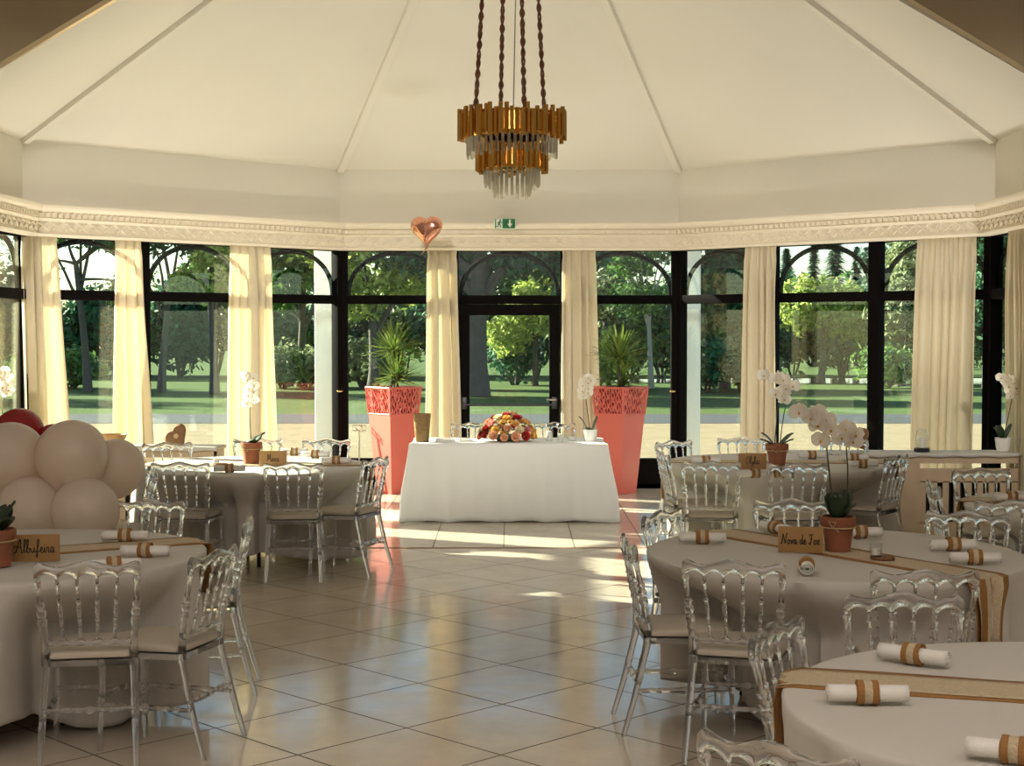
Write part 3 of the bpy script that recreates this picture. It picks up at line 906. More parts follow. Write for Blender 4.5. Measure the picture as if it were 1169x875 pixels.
curtain(4, (1150, 1195), (1152, 1200), 'cream curtain cut off by the right edge of the photo', 8)

# ------------------------------------------------------------------ chandelier
CH = (0.0, YC, 0)
ch = empty('chandelier', (CH[0], CH[1], 2.95))
tag(ch, 'two-tier gold rod and crystal chandelier hanging on brown cords', 'chandelier')
rod = MB(); rod.tube([(0, 0, 0), (0, 0, 1)], 0.021, 6); rod_me = rod.mesh('gold_rod', M['gold'])
cry = MB(); cry.lathe([(0.002, 0), (0.010, 0.06), (0.010, 0.9), (0.004, 1.0)], 6); cry_me = cry.mesh('crystal_drop', M['crystal'], 20)
rs = random.Random(5)
for (n, r0, z0, z1) in ((60, 0.425, 3.43, 3.66), (38, 0.275, 3.155, 3.37)):
    for k in range(n):
        a = 2 * PI * k / n
        rr = r0 + (0.015 if k % 2 else -0.012)
        zb, zt = z0 + rs.uniform(-0.02, 0.03), z1 + rs.uniform(-0.03, 0.03)
        inst('gold_rod', rod_me, ch, (rr * math.cos(a), rr * math.sin(a), zb - 2.95), scale=(1, 1, zt - zb))
for (n, r0, z0, z1) in ((46, 0.37, 3.285, 3.45), (32, 0.225, 3.03, 3.19), (20, 0.15, 2.95, 3.16)):
    for k in range(n):
        a = 2 * PI * k / n
        zb = z0 + rs.uniform(-0.02, 0.03)
        inst('crystal_drop', cry_me, ch, (r0 * math.cos(a), r0 * math.sin(a), zb - 2.95), scale=(1.3, 1.3, z1 - zb))
m = MB()
for (r0, z) in ((0.41, 3.46), (0.41, 3.63), (0.26, 3.19), (0.26, 3.35), (0.37, 3.45), (0.22, 3.19), (0.15, 3.17)):
    m.tube([(r0 * math.cos(t), r0 * math.sin(t), z - 2.95) for t in [2 * PI * k / 40 for k in range(40)]], 0.012, 6, closed=True)
for k in range(4):
    a = PI / 4 + k * PI / 2
    m.tube([(0.41 * math.cos(a), 0.41 * math.sin(a), 3.63 - 2.95), (-0.41 * math.cos(a), -0.41 * math.sin(a), 3.63 - 2.95)], 0.01, 6)
    m.tube([(0.39 * math.cos(a), 0.39 * math.sin(a), 3.46 - 2.95), (0.25 * math.cos(a), 0.25 * math.sin(a), 3.35 - 2.95)], 0.009, 6)
    m.tube([(0.25 * math.cos(a), 0.25 * math.sin(a), 3.19 - 2.95), (0.14 * math.cos(a), 0.14 * math.sin(a), 3.17 - 2.95)], 0.009, 6)
m.build('ring_frame', M['gold'], ch)
for rb, za, zc in ((0.395, 3.46, 3.62), (0.25, 3.19, 3.34)):
    m = MB(); m.lathe([(rb, za - 2.95), (rb, zc - 2.95), (rb - 0.006, zc - 2.95), (rb - 0.006, za - 2.95), (rb, za - 2.95)], 40)
    m.build('inner_band', M['gold'], ch)
ztop = 6.0
for bx, by, tx in ((-0.30, -0.26, -0.16), (-0.10, 0.36, -0.05), (0.10, -0.40, 0.05), (0.28, 0.24, 0.15)):
    m = MB()
    P0, P1 = Vector((bx, by, 3.62)), Vector((tx, by * 0.5, ztop))
    for tw in (0, 1):
        pts = []
        for k in range(150):
            s = k / 149
            p = P0.lerp(P1, s)
            a = s * 2 * PI * 15 + tw * PI
            pts.append((p.x + 0.010 * math.cos(a), p.y + 0.010 * math.sin(a), p.z - 2.95))
        m.tube(pts, [0.0115 + 0.003 * math.sin(k * 0.85 + bx * 30) for k in range(150)], 6)
    m.build('cord', M['rope'], ch)
m = MB(); m.tube([(0.01, 0.0, 3.6 - 2.95), (0.03, 0, 4.6 - 2.95), (0.0, 0, ztop - 2.95)], 0.006, 6); m.build('cable', M['steel'], ch)
m = MB(); m.lathe([(0.0, ztop - 2.98), (0.22, ztop - 2.98), (0.22, ztop - 2.9), (0.06, ztop - 2.8), (0.05, 6.4 - 2.95)], 24); m.build('ceiling_canopy', M['gold'], ch)

# ------------------------------------------------------------------ exit sign
q = at_y(576.5, 255.5, 17.12)
ex = empty('exit_sign', tuple(q)); tag(ex, 'small green emergency exit sign with running man and down arrow', 'sign')
sw, sh = 0.125, 0.062
m = MB(); m.box(-sw, sw, -0.01, 0.05, -sh, sh, 0.006); m.build('housing', M['sign_white'], ex)
m = MB(); m.box(-sw + 0.012, sw - 0.012, -0.014, -0.008, -sh + 0.008, sh - 0.008); m.build('green_panel', M['sign_green'], ex, smooth=0)
m = MB()
m.prism([(0.045, 0.044), (0.065, 0.044), (0.065, 0.0), (0.085, 0.0), (0.055, -0.042), (0.025, 0.0), (0.045, 0.0)], -0.018, -0.013)
m.build('arrow', M['sign_white'], ex, smooth=0)
m = MB()
m.box(-0.10, -0.028, -0.017, -0.013, -0.05, 0.05)
m.build('doorway', M['sign_white'], ex, smooth=0)
m = MB()
m.sphere((-0.052, -0.018, 0.034), 0.010, 1, 0.4, 1)
m.tube([(-0.056, -0.02, 0.022), (-0.068, -0.02, -0.008)], 0.009, 6)
m.tube([(-0.068, -0.02, -0.008), (-0.048, -0.02, -0.018), (-0.056, -0.02, -0.042)], 0.005, 6)
m.tube([(-0.068, -0.02, -0.008), (-0.076, -0.02, -0.028), (-0.098, -0.02, -0.034)], 0.005, 6)
m.tube([(-0.056, -0.02, 0.018), (-0.038, -0.02, 0.006), (-0.03, -0.02, 0.016)], 0.004, 6)
m.tube([(-0.058, -0.02, 0.018), (-0.078, -0.02, 0.014), (-0.086, -0.02, 0.0)], 0.004, 6)
m.build('running_man', M['sign_green'], ex)

# ------------------------------------------------------------------ chairs
def chair_proto(name):
    P = {}
    W, NB = 0.205, 5
    # top rail, lofted: wavy upper edge, scalloped lower edge
    m = MB(); nu = 81; ns = 10
    def zt(u): return 0.868 + 0.013 * math.cos(2 * PI * u / 0.24) - 0.03 * max(0, (abs(u) - 0.195) / 0.02) ** 2 * 0.5
    def zb(u):
        k = (u + W) / (2 * W) * NB
        return 0.795 + 0.030 * abs(math.sin(PI * k)) ** 0.75
    def fn(i, j):
        u = -0.217 + 0.434 * j / (nu - 1)
        t = 2 * PI * i / ns
        a, b = zb(max(-W, min(W, u))), zt(u)
        c, hh = (a + b) / 2, (b - a) / 2
        e = abs(u) > 0.21
        ct, st = math.cos(t), math.sin(t)
        z = c + hh * math.copysign(abs(st) ** 0.6, st)
        y = -0.265 + 0.022 * (1 - (u / 0.217) ** 2) * -1 + 0.013 * math.copysign(abs(ct) ** 0.6, ct)
        return (u, y, z)
    m.grid(fn, ns, nu, closed_u=True)
    m.f.append(tuple(range(ns))); m.mi.append(0)
    m.f.append(tuple((nu - 1) * ns + k for k in range(ns))); m.mi.append(0)
    P['top_rail'] = [m.mesh('top_rail', M['acrylic'], 50)]
    # lower back rail with inverted scallops
    m = MB(); nu2 = 61; W2 = 0.175
    def fn2(i, j):
        u = -W2 + 2 * W2 * j / (nu2 - 1)
        k = (u + W2) / (2 * W2) * NB
        a, b = 0.508, 0.545 - 0.018 * abs(math.sin(PI * k)) ** 0.8
        t = 2 * PI * i / 8
        return (u, -0.208 - 0.012 * (1 - (u / W2) ** 2) + 0.009 * math.cos(t), (a + b) / 2 + (b - a) / 2 * math.sin(t))
    m.grid(fn2, 8, nu2, closed_u=True)
    P['lower_rail'] = [m.mesh('lower_rail', M['acrylic'], 50)]
    # spindles
    P['spindle'] = []
    for k in range(1, NB):
        ut, ub = -W + 2 * W * k / NB, (-W2 + 2 * W2 * k / NB)
        A = Vector((ut, -0.265 - 0.02 * (1 - (ut / 0.217) ** 2), 0.805)); B = Vector((ub, -0.212 - 0.01, 0.535))
        prf = [(0, .0075), (.10, .0065), (.115, .0105), (.13, .0105), (.145, .0065), (.36, .0065), (.375, .0110), (.395, .0110), (.41, .007), (.47, .0095), (.485, .0115), (.50, .0095),
               (.53, .0085), (.56, .0115), (.58, .0085), (.66, .008), (.675, .011), (.69, .008), (.80, .007), (.815, .010), (.83, .007), (1, .008)]
        m = MB(); m.tube([A.lerp(B, s) for s, r in prf], [r for s, r in prf], 8)
        P['spindle'].append(m.mesh('spindle', M['acrylic'], 60))
    # rear posts running down into the splayed rear legs
    P['rear_leg'] = []
    for sx in (-1, 1):
        key = [(0.0, 0.198, -0.315), (0.2, 0.190, -0.255), (0.42, 0.180, -0.205), (0.53, 0.183, -0.207), (0.68, 0.195, -0.235), (0.81, 0.205, -0.265)]
        def pos(z):
            for (z0, x0, y0), (z1, x1, y1) in zip(key, key[1:]):
                if z <= z1:
                    t = (z - z0) / (z1 - z0)
                    return Vector((sx * (x0 + (x1 - x0) * t), y0 + (y1 - y0) * t, z))
            return Vector((sx * key[-1][1], key[-1][2], z))
        prf = [(0, .011), (.05, .0125), (.15, .014), (.25, .0155), (.27, .018), (.285, .0155), (.36, .016), (.42, .019), (.47, .019), (.50, .016), (.56, .015), (.575, .019), (.59, .014), (.60, .018), (.612, .021), (.625, .018),
               (.632, .014), (.64, .018), (.652, .021), (.665, .018), (.672, .013), (.68, .017), (.69, .019), (.70, .012), (.74, .011), (.78, .012), (.79, .017), (.80, .017), (.81, .012)]
        m = MB(); m.tube([pos(z) for z, r in prf], [r for z, r in prf], 12)
        P['rear_leg'].append(m.mesh('rear_leg', M['acrylic'], 60))
    # turned front legs
    P['front_leg'] = []
    for sx in (-1, 1):
        prf = [(0, .009), (.03, .012), (.05, .011), (.18, .013), (.19, .018), (.20, .013), (.215, .018), (.23, .013), (.25, .0165), (.33, .013), (.345, .019), (.355, .014), (.37, .021), (.385, .014), (.395, .019), (.41, .018), (.425, .018)]
        m = MB(); m.tube([(sx * (0.188 + (0.42 - z) * 0.02), 0.175 + (0.42 - z) * 0.03, z) for z, r in prf], [r for z, r in prf], 12)
        P['front_leg'].append(m.mesh('front_leg', M['acrylic'], 60))
    # stretchers
    def stretcher(A, B):
        A, B = Vector(A), Vector(B)
        prf = [(0, .009), (.12, .010), (.14, .014), (.16, .010), (.24, .011), (.26, .015), (.28, .011), (.45, .012), (.47, .016), (.5, .018), (.53, .016), (.55, .012), (.72, .011), (.74, .015), (.76, .011), (.84, .010), (.86, .014), (.88, .010), (1, .009)]
        m = MB(); m.tube([A.lerp(B, s) for s, r in prf], [r for s, r in prf], 8)
        return m.mesh('stretcher', M['acrylic'], 60)
    P['stretcher'] = [stretcher((-0.19, 0.18, 0.24), (0.19, 0.18, 0.24)), stretcher((-0.188, -0.245, 0.24), (0.188, -0.245, 0.24)),
                      stretcher((-0.19, -0.25, 0.205), (-0.19, 0.18, 0.205)), stretcher((0.19, -0.25, 0.205), (0.19, 0.18, 0.205))]
    # seat: trapezoid with rounded front
    def outline(gr):
        pts = [(-0.185 - gr, -0.212 - gr), (0.185 + gr, -0.212 - gr)]
        for k in range(0, 13):
            t = k / 12
            x = (0.215 + gr) * math.cos(PI * t) * -1
            x = (0.215 + gr) * (1 - 2 * t)
            y = 0.165 + gr + 0.045 * (1 - (1 - 2 * t) ** 2) - (0.02 if k in (0, 12) else 0)
            pts.append((x, y))
        return pts
    m = MB()
    o = outline(0)
    n = len(o)
    lay = [(0.415, -0.012), (0.418, 0.0), (0.445, 0.0), (0.448, -0.012)]
    for z, gr in lay:
        m.v += [Vector((x, y, z)) for x, y in outline(gr)]
    for j in range(len(lay) - 1):
        for k in range(n):
            l = (k + 1) % n
            m.f.append((j * n + k, j * n + l, (j + 1) * n + l, (j + 1) * n + k)); m.mi.append(0)
    m.f.append(tuple(range(n))); m.mi.append(0)
    m.f.append(tuple((len(lay) - 1) * n + k for k in range(n))); m.mi.append(0)
    P['seat_frame'] = [m.mesh('seat_frame', M['acrylic'], 30)]
    m = MB()
    lay = [(0.449, -0.015, 1), (0.452, -0.006, 1), (0.466, -0.003, 1), (0.478, -0.012, 1), (0.486, -0.035, 1), (0.491, -0.075, 1), (0.493, -0.13, 1)]
    for z, gr, _ in lay:
        m.v += [Vector((x, y, z)) for x, y in outline(gr)]
    for j in range(len(lay) - 1):
        for k in range(n):
            l = (k + 1) % n
            m.f.append((j * n + k, j * n + l, (j + 1) * n + l, (j + 1) * n + k)); m.mi.append(0)
    m.f.append(tuple(range(n))); m.mi.append(0)
    m.f.append(tuple((len(lay) - 1) * n + k for k in range(n))); m.mi.append(0)
    P['seat_cushion'] = [m.mesh('seat_cushion', M['cushion'], 50)]
    r = empty(name)
    for part, ms in P.items():
        for me in ms:
            inst(part, me, r)
    return r

CHAIRS = []      # (origin x, y, facing x, facing y)
proto = None
def place_chair(bx, by, fx, fy, label, group):
    """bx,by: where the top rail stands; fx,fy: the way the sitter faces"""
    global proto
    f = Vector((fx, fy)).normalized()
    if proto is None:
        proto = chair_proto('napoleon_chair'); o = proto
    else:
        o = copy_tree(proto)
    o.location = (bx + f.x * 0.27, by + f.y * 0.27, 0)
    o.rotation_euler = (0, 0, math.atan2(-f.x, f.y))
    tag(o, label, 'chair', group)
    CHAIRS.append((o.location.x, o.location.y, f.x, f.y))
    return o
T = {'L0': (-2.42, 7.30), 'R1': (1.58, 7.35), 'R0': (1.71, 4.33), 'L1': (-2.08, 12.05), 'R2': (2.18, 12.30), 'R3': (3.75, 9.30), 'L3': (-3.75, 9.75)}
def toward(bx, by, t, turn=0):
    v = Vector((T[t][0] - bx, T[t][1] - by)).normalized()
    v.rotate(Matrix.Rotation(R(turn), 2))
    return v
def pc(bx, by, t, label, turn=0, facing=None):
    f = Vector(facing) if facing else toward(bx, by, t, turn)
    return place_chair(bx, by, f.x, f.y, label, 'clear acrylic banquet chairs')
# front left table
pc(-1.78, 6.28, 'L0', 'acrylic chair with its back to us in front of the Albufeira card', facing=(-0.16, 1))
pc(-1.31, 6.60, 'L0', 'acrylic chair seen side on at the right of the front left table', facing=(-0.96, 0.27))
pc(-1.36, 7.72, 'L0', 'acrylic chair half hidden behind the side-on chair of the front left table', facing=(-0.97, -0.12))
pc(-2.07, 8.55, 'L0', 'acrylic chair facing us behind the front left table, right of the balloons', facing=(-0.12, -1))
pc(-2.50, 10.45, 'L3', 'acrylic chair seen edge on behind the white balloons', facing=(-0.95, -0.35))
# front right table
pc(0.93, 6.30, 'R1', 'acrylic chair with its back to us before the front right table, nearest the aisle', facing=(0.30, 1))
pc(0.54, 6.97, 'R1', 'acrylic chair seen side on at the front right table, nearer of two aisle chairs', facing=(1, 0.05))
pc(0.80, 8.00, 'R1', 'acrylic chair angled at the front right table, farther of two aisle chairs', facing=(0.83, -0.56))
pc(1.59, 8.55, 'R1', 'acrylic chair facing us behind the name card of the front right table', facing=(0, -1))
pc(2.42, 7.98, 'R1', 'acrylic chair facing us behind the two right-hand napkins of the front right table', facing=(-0.35, -0.95))
pc(1.67, 6.06, 'R1', 'acrylic chair with its back to us in front of the hanging runner end', facing=(0.05, 1))
# table in the near right corner
pc(1.435, 5.50, 'R0', 'acrylic chair facing us behind the near right corner table', facing=(-0.08, -1))
pc(0.87, 4.93, 'R0', 'acrylic chair turned sideways at the left of the near right corner table', facing=(0.85, -0.53))
pc(0.62, 3.52, 'R0', 'acrylic chair of which only the top rail shows at the bottom edge', facing=(0.66, 0.75))
# far left table
pc(-1.59, 10.92, 'L1', 'acrylic chair with its back to us before the far left table, right one', facing=(-0.06, 1))
pc(-1.03, 11.35, 'L1', 'acrylic chair seen side on beside the left red planter, at the far left table', facing=(-0.93, 0.36))
pc(-2.42, 10.95, 'L1', 'acrylic chair with its back to us before the far left table, left one', facing=(0.06, 1))
pc(-2.95, 12.85, 'L1', 'acrylic chair at the far left table below the wicker heart', facing=(0.5, -0.85))
pc(-1.64, 13.30, 'L1', 'acrylic chair facing us behind the far left table, right of its name card', facing=(-0.1, -1))
pc(-2.26, 13.35, 'L1', 'acrylic chair facing us behind the orchid of the far left table', facing=(0.1, -1))
# far right table
pc(1.46, 11.02, 'R2', 'acrylic chair with its back to us before the far right table, left one', facing=(0.12, 1))
pc(1.19, 11.85, 'R2', 'acrylic chair seen edge on at the left of the far right table', facing=(1, 0.1))
pc(1.40, 13.05, 'R2', 'acrylic chair at the far right table nearest the right planter', facing=(0.6, -0.75))
pc(2.06, 13.50, 'R2', 'acrylic chair facing us behind the name card of the far right table', facing=(0.0, -1))
pc(2.07, 10.88, 'R2', 'acrylic chair with its back to us before the middle of the far right table', facing=(0.0, 1))
pc(2.94, 13.3, 'R2', 'acrylic chair facing us behind the right end of the far right table', facing=(-0.5, -0.85))
pc(2.96, 11.55, 'R2', 'acrylic chair seen side on at the right end of the far right table', facing=(-0.8, 0.6))
# table at the right edge
pc(2.85, 8.52, 'R3', 'acrylic chair with its back to us at the right edge table, nearest there', facing=(0.3, 1))
pc(2.66, 9.50, 'R3', 'acrylic chair seen edge on before the slotted cabinet, at the right edge table', facing=(1, -0.1))
pc(3.26, 10.45, 'R3', 'acrylic chair facing us at the back of the right edge table', facing=(0.2, -1))
# head table
pc(-0.42, 15.55, 'L1', 'acrylic chair behind the head table, left of the flowers', facing=(0, -1))
pc(0.44, 15.55, 'L1', 'acrylic chair behind the head table, right of the flowers', facing=(0, -1))

# ------------------------------------------------------------------ round tables, cloths, runners
def table_proto():
    r = empty('folding_table')
    m = MB(); m.lathe([(0.0, 0.715), (0.88, 0.715), (0.895, 0.722), (0.895, 0.738), (0.88, 0.745), (0.0, 0.745)], 48); m.build('tabletop', M['wood'], r)
    for k in range(4):
        a = PI / 4 + k * PI / 2
        m = MB(); m.tube([(0.42 * math.cos(a), 0.42 * math.sin(a), 0.715), (0.46 * math.cos(a), 0.46 * math.sin(a), 0.0)], 0.016, 8)
        m.build('leg', M['black'], r)
    m = MB()
    for s in (-1, 1):
        m.tube([(-0.34, s * 0.32, 0.25), (0.34, s * 0.32, 0.25)], 0.01, 6)
    m.build('crossbar', M['black'], r)
    return r
RT = 0.905
def cloth_radius(cx, cy, th):
    """how far the skirt can fall out before it meets a chair seat"""
    best = 1.02
    for (ox, oy, fx, fy) in CHAIRS:
        dx, dy = cx - ox, cy - oy
        if math.hypot(dx, dy) > 1.7: continue
        for s in range(45, 110):
            r = s / 100
            px, py = dx + r * math.cos(th), dy + r * math.sin(th)
            lx, ly = px * fy - py * fx, px * fx + py * fy     # chair axes: x right, y forward
            if abs(lx) < 0.26 and -0.34 < ly < 0.265:
                best = min(best, r); break
    return best
def tablecloth(key, label, seed, hem):
    cx, cy = T[key]
    N = 240
    rs = random.Random(seed)
    ra = [cloth_radius(cx, cy, 2 * PI * k / N) for k in range(N)]
    # spread the smallest radius, then smooth
    ra = [min(ra[(k + j) % N] for j in range(-3, 4)) for k in range(N)]
    for _ in range(2):
        ra = [min(ra[k], sum(ra[(k + j) % N] for j in range(-5, 6)) / 11) for k in range(N)]
    ph = [rs.uniform(0, 2 * PI) for _ in range(4)]
    m = MB()
    rows = [('t', 0.0), ('t', 0.3), ('t', 0.6), ('t', 0.8), ('t', 0.88), ('t', 0.903)]
    nsk = 22
    rows += [('s', k / nsk) for k in range(nsk + 1)]
    def fn(i, j):
        th = 2 * PI * i / N
        kind, v = rows[j]
        if kind == 't':
            z = 0.7535 if v < 0.9 else 0.7515
            return (v * math.cos(th), v * math.sin(th), z)
        hm = hem + 0.055 * (1 - math.cos(4 * (th - ph[0]))) + 0.015 * math.sin(7 * th + ph[1])
        z = 0.745 - (0.745 - hm) * v
        full = min(ra[i], 1.0)
        wave = (math.sin(16 * th + ph[1] + 0.8 * math.sin(3 * th)) + 0.6 * math.sin(9 * th + ph[2]) + 0.5 * math.sin(25 * th + ph[3]))
        out = RT + 0.008 + 0.035 * v + 0.045 * v ** 0.8 * wave
        k = smoothstep(0.02, 0.42, v)
        lim = full - 0.035 * abs(wave) * 0.4
        r = out if lim >= out else out + (lim - out) * k
        return (r * math.cos(th), r * math.sin(th), z)
    m.grid(fn, N, len(rows), closed_u=True)
    o = m.build('tablecloth', M['cloth'], loc=(cx, cy, 0), smooth=70)
    md = o.modifiers.new('thick', 'SOLIDIFY'); md.thickness = 0.002; md.offset = 1
    tag(o, label, 'tablecloth', 'round white tablecloths')
def runner(key, ang, label, off=0.0, wid=0.29, drop=0.30):
    cx, cy = T[key]
    half = math.sqrt(RT ** 2 - off * off) - 0.0
    def strip(w, dz, wob):
        m = MB()
        L = half + 0.035
        seq = [(-L, -drop + 0.0)] + [(-L - 0.0, -drop * (1 - k / 6)) for k in range(1, 6)] + [(-L + 0.01, -0.004)]
        seq += [(-half + 0.02 + (2 * half - 0.04) * k / 20, 0.0) for k in range(21)]
        seq += [(L - 0.01, -0.004)] + [(L, -drop * k / 6) for k in range(1, 7)]
        def fn(i, j):
            s, z = seq[j]
            q = (i / 8 - 0.5)
            edge = wob * (math.sin(s * 9 + (1 if q > 0 else 4)) * 0.006) * (abs(q) * 2)
            ll = math.copysign(1, s) * dz
            hang = 1 if z < -0.003 else 0
            return (s + (ll if hang else 0) + hang * 0.014 * math.cos(q * 15 + s), q * w * (1 - 0.35 * smoothstep(0, 0.2, -z)) + edge + off, 0.757 + z + (0 if hang else dz))
        m.grid(fn, 9, len(seq))
        return m
    r = empty('table_runner', (cx, cy, 0), ang)
    tag(r, label, 'table runner', 'burlap table runners')
    o = strip(wid, 0.001, 1).build('burlap_strip', M['burlap'], r, smooth=60)
    md = o.modifiers.new('thick', 'SOLIDIFY'); md.thickness = 0.002
    o = strip(wid * 0.72, 0.0035, 0).build('lace_band', M['lace'], r, smooth=60)
    md = o.modifiers.new('thick', 'SOLIDIFY'); md.thickness = 0.0015
tp = None
TN = {'L0': 'front left table with the Albufeira card', 'R1': 'front right table with the large two-stemmed orchid', 'R0': 'table in the near right corner', 'L1': 'far left table',
      'R2': 'far right table beside the right planter', 'R3': 'table at the right edge', 'L3': 'table behind the balloons'}
HEM = {'L0': 0.02, 'R1': 0.03, 'R0': 0.05, 'L1': 0.03, 'R2': 0.02, 'R3': 0.05}
for i, key in enumerate(HEM):
    if tp is None:
        tp = table_proto(); o = tp
    else:
        o = copy_tree(tp)
    o.location = (*T[key], 0); o.rotation_euler = (0, 0, 0.35 * i)
    tag(o, 'round folding table under the cloth: ' + TN[key], 'table', 'round folding tables')
    tablecloth(key, 'white cloth draped over the ' + TN[key], 20 + i, HEM[key])
runner('L0', R(29), 'burlap and lace runner on the ' + TN['L0'])
runner('R1', R(-57), 'burlap and lace runner on the ' + TN['R1'])
runner('R0', R(-17), 'burlap and lace runner on the ' + TN['R0'], off=0.10)
runner('L1', R(2), 'burlap and lace runner on the ' + TN['L1'])
runner('R2', R(-3), 'burlap and lace runner on the ' + TN['R2'])
runner('R3', R(-20), 'burlap and lace runner on the ' + TN['R3'])

# ------------------------------------------------------------------ rolled napkins
def napkin_proto():
    r = empty('rolled_napkin')
    m = MB()
    Lh, n = 0.115, 46
    def fn(i, j):
        t = i / (n - 1)
        a = -t * 2 * PI * 3.0
        rr = 0.029 - 0.021 * t
        x = -Lh + 2 * Lh * j / 8
        w = 1 + 0.06 * math.sin(j * 1.3)
        return (x + 0.01 * t * (1 if j > 4 else -1) * 0.5, rr * math.cos(a) * 1.15 * w, 0.029 + rr * math.sin(a) * 0.95)
    m.grid(fn, n, 9)
    o = m.build('napkin_roll', M['napkin'], r, smooth=80)
    md = o.modifiers.new('thick', 'SOLIDIFY'); md.thickness = 0.003
    m = MB()
    m.tube([(0.0 + x, 0, 0.029) for x in (-0.03, -0.03, -0.012, -0.012)], [0.020, 0.036, 0.036, 0.020], 20, cap=False)
    m.tube([(0.0 + x, 0, 0.029) for x in (0.012, 0.012, 0.03, 0.03)], [0.020, 0.036, 0.036, 0.020], 20, cap=False)
    m.build('burlap_band', M['burlap'], r)
    m = MB(); m.tube([(x, 0, 0.029) for x in (-0.014, -0.014, 0.014, 0.014)], [0.02, 0.0345, 0.0345, 0.02], 20, cap=False)
    m.build('lace_band', M['lace'], r)
    return r
npk = None
def napkin(px, py, ang, label):
    global npk
    if npk is None:
        npk = napkin_proto(); o = npk
    else:
        o = copy_tree(npk)
    p = on_z(px, py, 0.79)
    o.location = (p.x, p.y, 0.764)
    o.rotation_euler = (0, 0, R(ang))
    tag(o, label, 'napkin', 'rolled napkins')
napkin(802, 614, -4, 'rolled napkin at the left rim of the front right table')
napkin(921, 646, 80, 'rolled napkin seen end on before the name card of the front right table')
napkin(886, 603, 120, 'rolled napkin left of the name card of the front right table')
napkin(982, 608, 10, 'rolled napkin right of the pot of the front right table')
napkin(1088, 622, 5, 'farther of two rolled napkins at the right of the front right table')
napkin(1113, 637, -4, 'nearer of two rolled napkins at the right of the front right table')
napkin(1043, 748, -38, 'rolled napkin angled at the back of the near right corner table')
napkin(990, 792, -3, 'rolled napkin lying against the runner of the near right corner table')
napkin(1158, 858, -25, 'rolled napkin cut off at the right edge on the near right corner table')
napkin(143, 612, 4, 'farther of two rolled napkins on the runner right of the Albufeira card')
napkin(166, 629, -4, 'nearer of two rolled napkins right of the Albufeira card')
napkin(130, 645, 20, 'rolled napkin behind the nearest left chair')
napkin(262, 535, 8, 'rolled napkin in front of the pot of the far left table')
napkin(336, 516, 5, 'rolled napkin farthest at the right of the far left table')
napkin(360, 519, -3, 'middle rolled napkin at the right of the far left table')
napkin(384, 526, 2, 'nearest rolled napkin at the right rim of the far left table')
napkin(862, 541, 14, 'rolled napkin just in front of the name card of the far right table')
napkin(806, 526, 6, 'rolled napkin at the left rim of the far right table')
napkin(890, 541, -40, 'rolled napkin in front of the pot of the far right table')
napkin(927, 520, 5, 'rolled napkin behind the front right orchid on the far right table')
napkin(975, 523, 4, 'rolled napkin near the right end of the far right table, farther one')
napkin(985, 530, -4, 'rolled napkin near the right end of the far right table, nearer one')
napkin(1155, 568, 4, 'rolled napkin on the table at the right edge')

# tealight glasses on wooden slices
def tealight(px, py, label):
    p = on_z(px, py, 0.77)
    r = empty('tealight_holder', (p.x, p.y, 0.7625)); tag(r, label, 'candle holder', 'tealights on the round tables')
    m = MB(); m.lathe([(0.0, 0.0), (0.055, 0.0), (0.058, 0.006), (0.055, 0.013), (0.0, 0.013)], 24, (0.03, 0, 0)); m.build('wood_slice', M['wicker'], r)
    m = MB(); m.lathe([(0.024, 0.014), (0.027, 0.018), (0.03, 0.075), (0.027, 0.075), (0.024, 0.02)], 20); m.build('glass', M['clear'], r)
    m = MB(); m.lathe([(0.0, 0.022), (0.022, 0.022), (0.022, 0.05), (0.0, 0.05)], 16); m.build('candle', M['wax'], r)
tealight(1000, 637, 'glass tealight right of the pot on the front right table')
tealight(247, 530, 'glass tealight left of the pot on the far left table')

